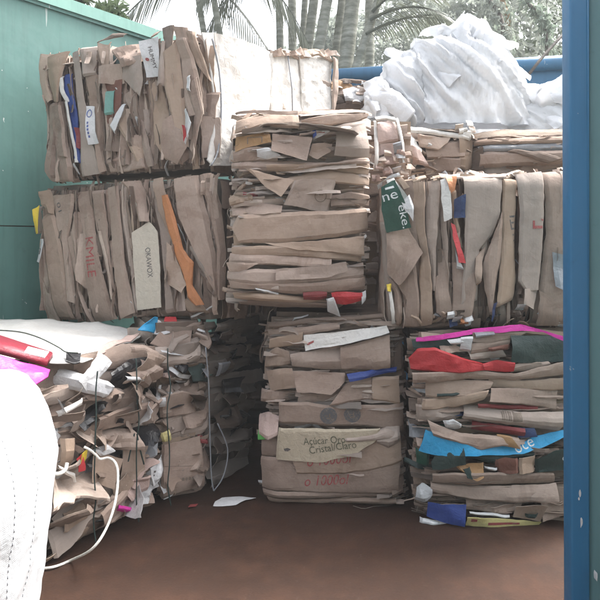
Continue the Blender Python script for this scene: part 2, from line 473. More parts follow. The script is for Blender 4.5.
def bvh_of(panels):
    V = []; Fc = []; k = 0
    for F, (Ft, q), o in panels:
        V += [tuple(x) for x in Ft]; Fc += [tuple(i + k for i in x) for x in q]; k += len(Ft)
    return BVHTree.FromPolygons(V, Fc)
def project(bm, panels, s, F, mat, name, off=.0018, parent=None):
    """lay a flat bmesh (u, v) onto the surface of sheets as print"""
    for it in range(4):
        es = [e for e in bm.edges if e.calc_length() > .009]
        if not es: break
        bmesh.ops.subdivide_edges(bm, edges=es, cuts=1, use_grid_fill=False)
        bmesh.ops.triangulate(bm, faces=bm.faces[:])
    tree = bvh_of(panels); dead = []
    for v in bm.verts:
        h = tree.ray_cast(Vector((v.co.x, v.co.y, 1.0)), Vector((0, 0, -1)))
        if h[0] is None: dead.append(v); continue
        v.co.z = h[0].z + off
    bmesh.ops.delete(bm, geom=dead, context='VERTS')
    if not bm.faces: bm.free(); return None
    bm.verts.ensure_lookup_table(); bm.verts.index_update()
    V = np.array([v.co[:] for v in bm.verts]); f = [tuple(v.index for v in x.verts) for x in bm.faces]
    bm.free()
    mb = MB(); mb.add(F.w(V), f, .5)
    o = mb.build(name, mat, None, s.base)
    o.location = (0, 0, 0); o.parent = parent or panels[0][2]
    return o
def text_bm(body, italic=False):
    cu = bpy.data.curves.new('lettering', 'FONT'); cu.body = body; cu.resolution_u = 4
    if italic: cu.shear = .3
    ob = bpy.data.objects.new('lettering', cu); COL.objects.link(ob)
    dg = bpy.context.evaluated_depsgraph_get()
    me = bpy.data.meshes.new_from_object(ob.evaluated_get(dg))
    bm = bmesh.new(); bm.from_mesh(me)
    bpy.data.objects.remove(ob); bpy.data.curves.remove(cu); bpy.data.meshes.remove(me)
    return bm
def letter(s, panels, body, p0, p1, h, mat, F=None, italic=False, bold=0):
    F = F or s.F
    a = np.array(F.px(*p0)); b = np.array(F.px(*p1)); ex = (b - a); ln = np.linalg.norm(ex); ex /= ln
    ey = np.array([-ex[1], ex[0]])
    q = F.w(np.array([[a[0], a[1], 0]]))[0]; hm = h / FPX * q[1]
    bm = text_bm(body, italic)
    xs = [v.co.x for v in bm.verts]; ys = [v.co.y for v in bm.verts]
    x0, x1, y1 = min(xs), max(xs), max(ys)
    for v in bm.verts:
        u = (v.co.x - x0) / (x1 - x0) * ln; w = v.co.y / max(y1, .5) * hm
        c = a + ex * u + ey * w; v.co = (c[0], c[1], 0)
    return project(bm, panels, s, F, mat, 'lettering')
def polymark(s, panels, polys, mat, name, F=None, off=.0018):
    """flat printed shapes given as px polygons"""
    F = F or s.F; bm = bmesh.new()
    for pl in polys:
        vs = [bm.verts.new((*F.px(*p), 0)) for p in pl]
        bm.faces.new(vs)
    bmesh.ops.triangulate(bm, faces=bm.faces[:])
    return project(bm, panels, s, F, mat, name, off)
def circ(x, y, r, n=20): return [(x + r*math.cos(6.2832*k/n), y + r*math.sin(6.2832*k/n)) for k in range(n)]
def rect(x0, y0, x1, y1): return [(x0, y0), (x1, y0), (x1, y1), (x0, y1)]
exec_order = []
# ================================================================== BALES
ACR = (.6, .8)
# ---------------- upper left bale, upright sheets, white right end
B = Bale('highest bale at the left, upright cardboard sheets, one blue strip and a smooth white end',
         (-1.83, 4.2), (-.575, 3.61), ACR, .62, 1.93, 2.78, tone=.52); B.rd = .02
B.axis = 'v'
S = B.sheet
S('108,161 132,152 145,160', '109,172 128,172 147,168', tone=.55)
S('126,97 136,127 144,153 149,168', '136,89 145,127 154.7,161 156,166', tone=.45)
S('117,120 128,140 140,166', '125,108 138,138 150,168', tone=.62, prof='fold')
S('148,80 153,111 157,145 168,161', '161,81 168,111 176,153 180,160', tone=.5)
S('110,124 110,152', '120,124 121,152', tone=.3, prof='flat')
S('103,80 106,120 108,160', '109,86 110,120 113,156', tone=.66)
S('108,84 108,124', '124,80 122,124', mat='brick_print', prof='flat', tone=.2)
S('109.5,92 108.8,116', '117,91 116.6,115', mat='teal_print', name='printed_panel', prof='flat', amp=.001, lift=.035, bulge=0)
S('103.5,68 105,86', '124.5,65 126,84', tone=.62, prof='flat', lift=.04)
S('100,44 105,68', '112.5,46 111,66', tone=.66, prof='fold')
S('111,50 113,68', '122,44 126,66', mat='dark_green', name='printed_panel', prof='flat', lift=.0)
S('82.5,50 87,78', '99,45 97.5,75', tone=.55, prof='fold')
S('87,76 91.5,110 97.5,143 103.5,174', '98.4,75 100.5,110 102,146 108.6,171', tone=.48)
lab = S('90,107 94.5,146', '96.6,107 102,144', mat='white_paper', name='paper_label', prof='flat', bulge=0, lift=.045)
lq = [(93.6+2.2*math.cos(6.2832*k/20), 114.5+4.2*math.sin(6.2832*k/20)) for k in range(20)]; lr = [(93.6+1.5*math.cos(6.2832*k/20), 114.5+3.2*math.sin(6.2832*k/20)) for k in range(20)]
polymark(B, [lab], [[lq[k], lq[(k+1) % 20], lr[(k+1) % 20], lr[k]] for k in range(20)] + [rect(93+k*.5, 123+k*3.4, 94.2+k*.5, 125.4+k*3.4) for k in range(5)], 'ink_blue', 'printed_mark')
S('75,54.5 79.5,95 84,140 85.5,177', '82.5,51.5 87,95 94.5,140 103.5,174', tone=.42, prof='fold', lift=.035)
S('66,75 66.6,89 71,107 75,134 78,162', '74,74 76,95 80,119 80,140 84,164', mat='blue_print', name='printed_panel', bulge=.012)
S('64.5,77 65,92 70,104', '67,77 68,90 73,104', mat='white_board', name='printed_panel', bulge=.005, lift=.045)
S('70,103 74,130 79,163', '72.2,102 76,130 81.5,163', mat='white_board', name='printed_panel', bulge=.005, lift=.045)
S('79,128 80.5,148', '82,128 83.5,150', mat='dull_red', name='printed_panel', bulge=.003, lift=.03)
S('39,54 40.5,80 43.5,98 50,104', '53,54 48,80 54,100', mat='cardboard', tone=.7, lift=.03)
S('51,59 50,80 55,102', '73,52 67,75 62,103', tone=.5, lift=.045)
S('49,104 48,119 49.5,140 45,171 52,182', '63,101 69,140 76,167 74,182', tone=.56, bulge=.04, lift=.035)
S('55,107 55,140 63,156', '67,107 72,145 74,158', tone=.46, lift=.055)
S('126,104 120,119 117,129', '128,104 128,112 121.5,135', mat='white_paper', name='paper_scrap', prof='flat', lift=.05)
S('120,54 124,60 128,70', '148,36 150,50 147,62', tone=.6, amp=.018, crs=.5, lift=.03)
S('128,60 126.5,80 136,90', '146,57 148,81 145,98', tone=.53, prof='flat', lift=.045)
S('162,42 163,90 160,82', '168,42 170,86 168,88', tone=.6, lift=.05)
tl = S('146,45 149,60 151.5,79', '162.7,38.7 163,60 163,77', mat='white_paper', name='paper_label', prof='flat', bulge=0, lift=.05, amp=.003)
letter(B, [tl], 'HUMMY', (154, 50), (158, 71), 4, 'ink_dark')
polymark(B, [tl], [circ(153.5, 62, 1.6)], 'ink_red', 'printed_mark')
S('168,55 169,87 176,116 181,140', '182,44 186,87 188,113 192,148', tone=.55, lift=.05)
S('170.7,124 168,145 169,158', '178,115 192,148 182,165', tone=.45, prof='flat', lift=.062)
S('181,42 185,89 190,118', '192,41 200,73 206,115', tone=.58, lift=.05)
S('190,90 196,118 192,150', '200,78 207,112 196,156', tone=.42, lift=.058)
S('188,110 192,146', '190,110 199.5,125 196,138', mat='white_paper', name='paper_scrap', prof='flat', lift=.075)
S('188.5,127 191,143', '193,128 195,140', mat='red_print', name='paper_scrap', prof='flat', lift=.082, bulge=0)
S('191,78 193,92', '195,77 197,94', mat='white_paper', name='paper_scrap', prof='flat', lift=.07)
S('162,28 164,40 166,48', '176,26 176,40 174,52', tone=.3, amp=.016, lift=.03)
S('176,28 178,42', '188,28 190,46', tone=.55, amp=.014, lift=.03)
S('188,32 192,50 198,66', '198,33 204,60 208,80', tone=.4, lift=.04, amp=.012)
S('150,38 158,34', '154,30 164,30', tone=.4, amp=.014, lift=.02)
S('100,44 110,40 122,36', '104,38 112,33 124,32', tone=.18, amp=.014, lift=.02)
B.thin = [(40,58),(204,38),(203,163),(48,180)]
B.fill([(40,58),(204,38),(203,163),(48,180)], 'v', (.035, .08))
B.shreds([(42,56),(202,36),(202,163),(48,182)], 70, 'v', mats=('cardboard', 'white_paper'))
# white right end
FE = Face((*B.P1, 0), (.6, .8, 0))
FE.o = FE.o - np.array([.02, .02, 0])
def SE(A, C, **k):
    A = [FE.px(*p) for p in parse(A)]; C = [FE.px(*p) for p in parse(C)]
    return B.sheet(A, C, F=FE, px=False, **k)
SE('203,32 209,65 212,100 211,127 206,160', '214,33 218,70 220,110 217,140 208,164', mat='white_board', name='white_sheet', prof='foldb', bulge=.0, lift=.02, amp=.004, thk=.01)
SE('211,34 217,72 219,110 216,150 210,166', '268,52 272,90 272,130 268,166', mat='white_board', name='white_sheet', prof='round', bulge=.03, lift=.04, amp=.01, crs=.03, thk=.01)
v, f = tube(smooth_chain([FE.w(np.array([[*FE.px(*p), .045]]))[0] for p in ((207,40),(214,73),(216,113),(213,150),(206,166))], 6), .006)
mb = MB(); mb.add(v, f, .2); mb.build('baling_strap', 'grey_film', B.e, B.base)
B.corefill()

# ---------------- bale behind it (white, sunlit)
B = Bale('white bale behind the highest left bale, with ragged brown paper along its top edge', (-.36, 4.16), (-.2, 4.08), (.6, .8), .72, 1.9, 2.83, tone=.6)
FE = Face((-.2, 4.12, 0), (.6, .8, 0))
def SE(A, C, **k):
    A = [FE.px(*p) for p in parse(A)]; C = [FE.px(*p) for p in parse(C)]
    return B.sheet(A, C, F=FE, px=False, **k)
SE('267,54 268,80 269,150', '297,55 300,85 302,150', mat='white_board', name='white_sheet', lift=.02, amp=.01, bulge=.015, thk=.01)
SE('295,55 298,85 300,150', '328,56 330,85 328,150', mat='white_board', name='white_sheet', lift=.03, amp=.012, bulge=.02, thk=.01)
SE('269,52 282,50 296,54', '270,58 284,57 297,61', tone=.6, lift=.05, amp=.02)
SE('294,52 310,50 326,55', '296,60 312,57 329,64', tone=.75, lift=.05, amp=.025)
for k in range(9):
    x = 268 + k * 7; SE(f'{x},{50+random.random()*4} {x+5},{48+random.random()*5}', f'{x+1},{56+random.random()*3} {x+9},{55+random.random()*5}', tone=random.uniform(.4,.9), amp=.02, lift=.06, prof='flat')
SE('326,58 328,90 328,140', '332,60 334,90 332,140', tone=.6, lift=.04, amp=.01)
v, f = tube([FE.w(np.array([[*FE.px(*p), .045]]))[0] for p in ((283,57),(287,90),(288,140))], .005)
mb = MB(); mb.add(v, f, .2); mb.build('baling_strap', 'grey_film', B.e, B.base)
B.corefill(inset=.03)

# ---------------- middle left bale
B = Bale('left bale of upright sheets with red letters, a pale lettered panel and an orange strip',
         (-1.83, 4.2), (-.53, 3.6), ACR, .95, 1.0, 1.9, tone=.53); B.rd = .025
B.axis = 'v'; S = B.sheet
S('40.7,234 40.7,277 42,319.5', '46,255 52,298 58,321', tone=.72, mat='cardboard')
S('46,218 50,263 55,303 59,320', '57,210 65,245 70,298 75,320', tone=.5, lift=.04)
p01 = S('56,196 59,223 66,245 71,300', '78,194 77,210 70,237 74,263 79,303', tone=.58, lift=.035)
letter(B, [p01], '01', (60.5,203.5), (62.5,212.5), 4.5, 'ink_dark')
S('70,240 74,264 84,300 92,322', '80,223 79,258 82,290 95,322', tone=.5, lift=.025)
S('77,212 74,235 80,280', '86,212 84,235 88,290', tone=.6, lift=.02)
S('83,234 83,280', '90,232 91,290', tone=.66, prof='flat', lift=.038)
kp = S('78,192.7 87,234 91,290 95,323', '92.7,191 98,231 106,272 117,319', tone=.46, lift=.042, bulge=.018, amp=.003)
letter(B, [kp], 'KMILE', (90.5,238), (94.5,277), 9.5, 'ink_red')
S('94,191 99,229 110,272 115,298', '107,190 110,223 111,237 118,288', tone=.55, lift=.035)
S('98,231 108,262 116,300', '104,231 112,258 119,298', tone=.72, lift=.045)
S('108.8,188 113,234 119,285 122,319', '122,186 125,223 130,264 139,312', tone=.6, lift=.04)
S('121,186 125,225 133,290 137,312', '127,184 129,225 137,290 141,312', tone=.7, lift=.02, prof='round')
S('128,200 132,250 140,300', '132,200 137,250 144,306', tone=.35, lift=.012)
S('131,190 136,225 141,255', '137,190 142,215 146,240', tone=.62, lift=.03)
S('126,183 137,191 148,222', '143,181 151,202 156,222', tone=.54, lift=.055)
S('136,200 138,240 143,300', '141,198 142,240 147,300', mat='white_board', name='paper_scrap', lift=.014, tone=.8)
S('150,181 162.5,228 170,279 172,313', '165,185 170,215 176,245 175,285 180,311', tone=.42, lift=.03)
S('160,180 164,210 172,240', '170,178 172,200 178,235', tone=.5, lift=.05)
ok = S('141,233 143,270 145.5,309', '155.4,222 164,232 166.5,270 167.6,306', mat='beige_board', name='pale_panel', prof='flat', bulge=0, lift=.07, amp=.002, crs=.03)
letter(B, [ok], 'OKAWOX', (153,248), (156,277), 5.5, 'ink_grey')
S('174,242 172.4,284 189,292', '178,246 186,270 192,284', tone=.62, prof='flat', lift=.06)
S('170,286 171,312', '186,288 190,310', tone=.5, lift=.03)
S('182,300 190,312', '198,296 208,312', tone=.35, lift=.035)
S('175,180 182,219 194,245 213,285', '197,175 208,217 216,259 218,294', tone=.52, lift=.045, bulge=.03)
orr = S('166.7,197 171,222 181,253 191,282 193,296 200,305', '175,195 181,219 189.5,250 198,262 198,284 208,304', mat='orange_print', name='printed_panel', lift=.066, bulge=.02, amp=.007)
polymark(B, [orr], [[(184,226),(188,228),(195,252),(199,262),(194,256),(187,242)]], 'ink_green', 'printed_mark')
S('193,248 203,268 214,288', '198,244 206,260 216,276', tone=.25, lift=.05)
S('195,176 206,210 214,250 217,300', '206,172 216,205 222,255 222,300', tone=.45, lift=.02, bulge=.04)
S('40.7,210 41,234', '45,206 44.7,233', mat='yellow_print', name='paper_scrap', prof='flat', lift=.07, bulge=.0)
lb = S('46.6,239 46.6,261', '51,239 51,262', mat='white_paper', name='paper_label', prof='flat', lift=.075, bulge=0)
polymark(B, [lb], [rect(47.5,248,50,254)], 'ink_dark', 'printed_mark')
S('34,207 35,234', '41,206 41,233', tone=.3, prof='flat', lift=.02)
S('43,192 46,205 55,212', '52,190 56,200 58,214', tone=.3, lift=.05, amp=.014, prof='round')
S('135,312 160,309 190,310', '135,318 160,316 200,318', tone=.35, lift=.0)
B.thin = [(40,194),(215,173),(214,311),(42,321)]
B.fill([(40,194),(215,173),(214,311),(42,321)], 'v', (.03, .07))
B.shreds([(42,194),(213,174),(212,312),(44,320)], 80, 'v', mats=('cardboard', 'white_paper'))
B.corefill()

# ---------------- lower left bales, wired, loose crumpled waste
FIL = dict(axis='h', th=(.05, .12), lift=(-.05, .035), amp=.008, crs=.42, jit=.007, bulge=.03, wob=.7, segs=(1, 3), tv=.3, over=.12,
           prof=('roll', 'fold', 'flat', 'round', 'foldb'))
def crumples(B, quad, count, smin=.12, smax=.30, lift=(.0, .06), mats=(('cardboard', 1),), name='crumpled_sheet'):
    Q = [np.array(B.F.px(*p)) for p in quad]
    for k in range(count):
        a, b = random.random(), random.random()
        c = (Q[0]*(1-a)+Q[1]*a)*(1-b) + (Q[3]*(1-a)+Q[2]*a)*b
        th = random.gauss(0.05, .45); l = random.uniform(smin, smax); w = l * random.uniform(.25, .7)
        e = np.array([math.cos(th), math.sin(th)]); p = np.array([-e[1], e[0]])
        r = lambda: random.uniform(.6, 1.2)
        A = [c - e*l/2*r() + p*w/2*r(), c + p*w/2*r(), c + e*l/2*r() + p*w/2*r()]
        C = [c - e*l/2*r() - p*w/2*r(), c - p*w/2*r(), c + e*l/2*r() - p*w/2*r()]
        m = random.choices([q[0] for q in mats], [q[1] for q in mats])[0]
        B.sheet(A, C, px=False, mat=m, name=name if m == 'cardboard' else 'paper_scrap', lift=random.uniform(*lift), amp=.008, crease=5, crs=.8,
                tilt=.06, jit=.008, bulge=.03, prof=random.choice(('flat', 'roll', 'fold', 'round')), tone=random.uniform(.25, .8))
JUNK = (('cardboard', 14), ('white_paper', 1.2), ('grey_film', 1.2), ('black_film', 1.2), ('clear_film', .3), ('pink_paper', .6), ('brown_dark', 1))
def wire(B, pts, lift, r=.0036, mat='dark_green', F=None, name='baling_wire'):
    F = F or B.F
    P = [F.w(np.array([[*F.px(*p), lift + random.uniform(-.012, .012)]]))[0] for p in pts]
    v, f = tube(P, r, 7, sub=5); mb = MB(); mb.add(v, f, .2); mb.build(name, mat, B.e, B.base)

B = Bale('wired bale of loose crumpled waste lying nearest the white bulk bag',
         (-1.27, 2.71), (-.80, 3.4), (-.82, .57), .95, 0.0, .93, tone=.4)
S = B.sheet
B.sheet('60,520 90,510 140,480', '48,552 90,540 146,505', lift=.03, tone=.42, bulge=.05, amp=.014)
S('88,508 110,492 128,478', '95,530 115,515 140,492', lift=.06, tone=.6, amp=.012, crs=.5)
S('60,512 80,500', '58,530 85,516', mat='cardboard', tone=.42, lift=.05, amp=.012)
S('54,436 67,436', '52,472 66,470', tone=.52, prof='flat', lift=.06, amp=.003)
S('84,447 113,456', '81,478 104,486', tone=.52, prof='flat', lift=.075, amp=.003, crs=.04)
S('118,440 136,436', '112,500 138,470', tone=.55, prof='flat', lift=.05)
S('104,486 118,470', '112,500 126,480', tone=.4, prof='flat', lift=.06)
S('125,345 136,344 148,350 150,358', '126,352 138,352 144,362 147,372', tone=.72, lift=.09, bulge=.01)
S('84,447 98,441', '90,453 106,448', mat='white_paper', name='paper_scrap', lift=.085, amp=.012)
S('66,486 92,480', '70,496 90,494', mat='white_paper', name='paper_label', lift=.08, amp=.006)
S('70,450 79,446', '68,468 75,460', mat='yellow_print', name='paper_scrap', lift=.08, bulge=.004)
S('68,456 72,450', '67,468 71,466', mat='red_print', name='paper_scrap', lift=.09, bulge=.004)
l3 = S('138,465 154,457', '142,482 154,474', mat='white_paper', name='paper_label', lift=.085, prof='flat', amp=.004)
polymark(B, [l3], [rect(142,467,146,469), rect(142,471,148,472.5), rect(143,475,147,477)], 'ink_dark', 'printed_mark')
S('108,500 122,504', '108,508 122,510', mat='magenta_film', name='paper_scrap', lift=.085, amp=.01)
S('116,484 136,470', '122,498 138,486', mat='pink_paper', name='paper_scrap', lift=.075, amp=.016, crs=.6)
S('104,372 124,360 145,356', '104,392 126,392 146,384', mat='black_film', name='black_film_scrap', lift=.02, amp=.02)
S('118,374 142,377', '118,378 142,381', mat='white_paper', name='paper_scrap', lift=.07)
S('72,380 96,352', '80,392 104,362', mat='white_paper', name='paper_scrap', lift=.07, amp=.016)
S('50,410 74,396', '52,415 74,401', mat='white_board', name='paper_scrap', lift=.07, bulge=.005)
S('90,416 112,408 148,400', '92,432 116,426 150,418', tone=.48, lift=.05, bulge=.03)
S('66,420 78,408', '66,432 82,426', tone=.5, lift=.05)
S('50,462 66,470 68,478', '50,466 64,475 66,480', mat='white_board', name='paper_scrap', lift=.075)
mq = [(50,385),(150,352),(150,500),(52,548)]
crumples(B, mq, 30, mats=JUNK)
B.fill([(44,378),(152,345),(152,503),(45,556)], **FIL, mats=(.12, ['grey_film', 'black_film', 'clear_film', 'pink_paper']))
B.shreds(mq, 45, 'h', spread=.6, lift=(0, .06), mats=('cardboard', 'white_paper', 'black_film'))
for x0, x1 in ((80, 79), (121, 122), (153, 153)):
    y0 = 368 - (x0 - 80) * .3; y1 = 536 - (x0 - 80) * .5
    wire(B, [(x0+(x1-x0)*k/8 + random.uniform(-1.6, 1.6), y0 + (y1-y0)*k/8) for k in range(9)], .125)
wire(B, [(122,430),(126,445),(130,460)], .11, .004); wire(B, [(122,430),(119,446),(117,458)], .1, .004)
B.corefill(inset=.06, top=False)

B = Bale('darker wired bale with a square carton panel, just behind the nearest wired bale',
         (-.86, 3.42), (-.545, 3.62), (-.45, .89), .7, 0.0, 1.03, tone=.45)
S = B.sheet
cb = S('157,441 198,433', '158,494 204,484', tone=.5, prof='flat', lift=.06, amp=.003, crs=.03)
polymark(B, [cb], [rect(178+k*3.4,474-k*.3,180.6+k*3.4,477-k*.3) for k in range(5)] + [rect(160,462,199,462.5)], 'ink_brown', 'printed_mark')
S('158,494 204,484', '170,508 200,490', tone=.35, lift=.03)
S('160,418 180,410 200,408', '160,436 182,428 200,424', tone=.45, lift=.04)
S('157,395 178,388 192,392', '158,416 180,412 194,410', tone=.5, lift=.05, amp=.014)
S('184,366 200,362 214,372', '188,380 202,380 214,384', mat='cloth_dark', name='cloth_scrap', lift=.05, amp=.02)
S('195,432 204,436', '196,440 205,442', mat='dull_red', name='paper_scrap', lift=.06)
S('152,395 160,394', '154,404 161,404', mat='white_paper', name='paper_scrap', lift=.09)
S('156,430 164,425', '158,438 167,436', mat='cream_print', name='paper_scrap', lift=.08, amp=.016)
crumples(B, [(157,345),(208,335),(208,485),(157,500)], 22, mats=JUNK, smin=.08, smax=.2)
B.fill([(155,335),(212,325),(212,488),(156,505)], **FIL)
B.shreds([(157,338),(210,328),(210,486),(157,500)], 60, 'h', spread=.6, lift=(0, .05), mats=('cardboard', 'white_paper', 'black_film'))
FB = Face((-.545, 3.62, 0), (.22, .40, 0))  # bale end in deep shade, painted in with near-black sheets
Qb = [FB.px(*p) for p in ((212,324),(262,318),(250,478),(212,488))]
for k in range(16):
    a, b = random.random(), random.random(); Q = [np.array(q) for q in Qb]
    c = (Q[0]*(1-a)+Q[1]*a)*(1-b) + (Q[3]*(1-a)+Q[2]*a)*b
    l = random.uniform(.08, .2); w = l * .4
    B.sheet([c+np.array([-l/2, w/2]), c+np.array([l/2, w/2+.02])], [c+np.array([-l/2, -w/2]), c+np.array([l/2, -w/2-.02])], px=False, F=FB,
            lift=random.uniform(-.02, .03), amp=.01, crs=.6, tone=random.uniform(.0, .25), mat=random.choice(['black_film', 'brown_dark', 'cardboard', 'black_film']), name='crumpled_sheet')  # black and dark brown here stand for the shade on this end
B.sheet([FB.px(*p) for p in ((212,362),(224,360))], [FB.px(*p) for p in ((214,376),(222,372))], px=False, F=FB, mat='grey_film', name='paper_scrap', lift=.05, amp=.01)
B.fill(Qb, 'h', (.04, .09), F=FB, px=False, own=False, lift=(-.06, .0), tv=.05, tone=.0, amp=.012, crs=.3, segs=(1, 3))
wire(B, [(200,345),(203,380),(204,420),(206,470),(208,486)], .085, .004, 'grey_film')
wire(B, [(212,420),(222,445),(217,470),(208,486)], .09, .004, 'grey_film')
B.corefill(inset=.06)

# ---------------- bale at the back of the gap, shade put into its near-black colour
B = Bale('bale darkened as shade at the back of the narrow gap beside the sugar carton bale', (-.62, 4.5), (.66, 4.5), (0, 1), .8, 0.0, 1.0, tone=.0)
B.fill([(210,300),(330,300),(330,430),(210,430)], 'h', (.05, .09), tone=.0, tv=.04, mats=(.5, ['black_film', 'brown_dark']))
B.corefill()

# ---------------- upper centre bale
B = Bale('upper centre bale of flat stacked sheets with one broad plain panel across it',
         (-.40, 3.32), (.405, 3.40), (-.09, 1), .85, 1.13, 2.2, tone=.5)
S = B.sheet
S('234.7,112 260,110 300,111', '236,114 262,113 300,115', tone=.45, prof='flat', lift=.05)
S('300,112 340,109 380,106', '300,115 342,113 378,110', tone=.62, prof='flat', lift=.05)
S('236,120 260,113 298,116', '235,135 260,127 298,130', tone=.48, bulge=.03, lift=.05)
S('300,121 327,115 371,111', '302,124 330,127 353,123 369,116', tone=.5, bulge=.03, lift=.05)
S('296,124 335,127 368,118', '298,130 335,134 366,128', tone=.44, lift=.035)
bx = S('236,137 269,133', '234.7,152 271,143', mat='ochre_print', name='printed_panel', prof='flat', lift=.035, bulge=.005)
polymark(B, [bx], [rect(247,138,248,145), rect(247,138,262,138.7), rect(261,138,262,144)], 'ink_brown', 'printed_mark')
S('233,151 257,147 277,152', '233,163 255,162 277,163', tone=.48, lift=.035)
S('272,135 300,138 311,140', '270,152 290,158 305,163', tone=.55, prof='flat', lift=.06, bulge=.01)
S('256,151 268,149 280,156', '257,158 266,160 281,158', mat='white_paper', name='paper_scrap', lift=.06, amp=.012)
S('312,132 329,133', '313,141 322,137', mat='white_paper', name='paper_scrap', prof='flat', lift=.055)
S('311.5,132 314.5,132', '312,140 315,138', mat='blue_print', name='paper_scrap', prof='flat', lift=.062, bulge=0)
S('317,133 324,133.5', '317,135 323,135', mat='red_print', name='paper_scrap', prof='flat', lift=.064, bulge=0)
S('311,146 320,144 331,145', '308,156 316,161 329,153', tone=.5, prof='flat', lift=.05)
S('335,133 350,129 365,124', '333,156 350,158 369,158', tone=.47, prof='flat', lift=.068, bulge=.012, amp=.003)
S('231,163 273,161 327,164 369,158', '231,168 273,172 327,166 369,164', tone=.58, bulge=.02, lift=.055)
S('265,166 310,164 369,163', '267,172 310,172 369,176', tone=.5, lift=.045)
S('286,178 310,172 330,170 371,178', '290,190 310,188 335,184 370,186', tone=.45, lift=.04)
S('244,169 268,175 293,181', '257,180 268,190 280,198', tone=.62, prof='flat', lift=.07, bulge=.005)
em = S('293,182 314,180 335,181', '283,205 305,209 328,213', tone=.56, prof='flat', lift=.062, bulge=.008, amp=.002)
mk = circ(319.5, 196.6, 6, 24)
polymark(B, [em], [[mk[k], mk[(k+1) % 24], tuple(np.array([319.5,196.6])+.88*(np.array(mk[(k+1) % 24])-[319.5,196.6])), tuple(np.array([319.5,196.6])+.88*(np.array(mk[k])-[319.5,196.6]))] for k in range(24)] + [rect(317,195,322,196)], 'ink_brown', 'printed_emblem')
S('229,198 240,190 252,196', '230,206 242,204 254,206', tone=.3, amp=.010, crs=.7, lift=.04)
S('243,192 258,194', '244,202 258,206', mat='dull_red', name='paper_scrap', amp=.012, lift=.02)
S('231,205 255,202 282,206', '233,216 255,215 280,214', tone=.55, amp=.012, crs=.4, lift=.05)
S('330,196 350,192 371,195', '330,208 350,206 370,206', tone=.4, lift=.03, amp=.012)
S('232,228 238,215 300,212 340,211 365,209', '240,243 280,243 300,241 337,237 367,231', tone=.53, bulge=.02, lift=.07, amp=.003, crs=.05)
S('232,247 295,244 361,238', '232,256 295,256 361,262', tone=.5, bulge=.022, lift=.055)
S('262,243 310,241 362,236', '300,250 330,252 362,256', tone=.47, bulge=.012, lift=.068)
S('230,253 262,254 330,258', '228,264 262,264 330,268', tone=.57, lift=.06, bulge=.02)
S('226,262 240,262 259,263', '229,272 240,271 250,267', tone=.62, prof='flat', lift=.08, bulge=.01)
S('275,268 325,265 343,261', '275,279 325,277 345,270', tone=.48, lift=.085, prof='flat', bulge=.008)
S('228,271 256,268 320,272 362,262', '227,279 256,284 300,284 362,277', tone=.52, bulge=.024, lift=.065)
S('228,279 256,282 310,282 364,276', '232,288 256,289 295,294 364,290', tone=.56, bulge=.024, lift=.06)
S('302,292 314,290 326,291', '303,299 314,300 326,298', mat='dull_red', name='paper_scrap', lift=.06, amp=.008)
S('330,292 345,291 361,292', '332,303 345,304 360,300', mat='red_print', name='paper_scrap', lift=.068, amp=.01)
S('255,287 278,292', '256,290 278,295', mat='white_paper', name='paper_scrap', lift=.06)
S('325,298 332,296', '328,312 342,318', mat='white_paper', name='paper_scrap', lift=.085, amp=.012)
S('359,292 365,290', '360,304 364,300', mat='white_paper', name='paper_scrap', lift=.08, amp=.012)
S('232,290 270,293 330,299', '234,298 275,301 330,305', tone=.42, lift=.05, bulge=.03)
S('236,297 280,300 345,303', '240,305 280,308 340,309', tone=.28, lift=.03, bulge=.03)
B.thin = [(236,112),(372,107),(366,303),(230,303)]
B.fill([(236,112),(372,107),(366,303),(230,303)], 'h', (.03, .065))
B.shreds([(234,112),(371,108),(364,300),(230,303)], 90, 'h', mats=('cardboard', 'white_paper'))
B.corefill()

# ---------------- lower centre bale (sugar cartons)
B = Bale('lower centre bale with a sugar carton panel, two round grey emblems and red writing',
         (-.215, 3.47), (.592, 3.38), (.02, 1), .85, 0.0, 1.1, tone=.46)
B.rd = .045; S = B.sheet
S('267,322 300,319 343,316', '268,328 300,325 343,322', tone=.3, lift=.04)
S('268,328 300,326 340,321', '269,337 300,334 340,328', tone=.4, lift=.05)
S('300,318 350,316 398,312', '300,324 350,321 396,317', tone=.35, lift=.03)
S('271,337 304,330', '270,348 304,342', tone=.42, lift=.06)
wp = S('305,333 340,330 386,324', '306.7,348 343,342 375,334 389,330', mat='white_board', name='printed_panel', prof='flat', lift=.075, bulge=.008, crs=.06)
polymark(B, [wp], [[(325,329.5),(331,328.8),(329,331),(326,331)]], 'ink_blue', 'printed_mark')
polymark(B, [wp], [[(361,327.5),(364,325.8),(369,325.5),(371,327),(368,326.6),(364,327.2)], [(308,341),(315,338),(315,340),(309,343)]], 'ink_red', 'printed_mark')
S('292,352 320,347 341,345', '294,364 320,367 343,368', tone=.48, lift=.068, bulge=.016, amp=.003)
S('341,345 365,339 389,333', '342,368 366,368 390,366', tone=.5, lift=.07, bulge=.016, amp=.003)
S('267,352 278,345 290,350', '266,366 280,364 292,362', tone=.38, lift=.05, amp=.012)
S('268,369 281,366 294,365', '271,390 285,386 298,384', tone=.54, lift=.066, prof='flat', amp=.005)
S('294,368 320,369 346,371 345,379', '299,388 320,389.5 332,390.6 340,384', tone=.52, lift=.078, prof='flat', bulge=.008, amp=.003)
S('347,371 372,368 397,366', '350,378 375,374 396,370', mat='blue_print', name='paper_scrap', lift=.07)
S('346,382 360,378 372,376', '330,402 350,400 373,398', tone=.48, lift=.055)
S('372,376 385,374 399,374', '372,398 386,400 399,403', tone=.46, lift=.062, bulge=.015)
S('300,389 320,391 345,385', '298,402 320,402 340,400', tone=.45, lift=.045, amp=.01)
S('262,388 280,388 298,390', '262,400 280,402 298,398', tone=.38, lift=.04, amp=.014, crs=.5)
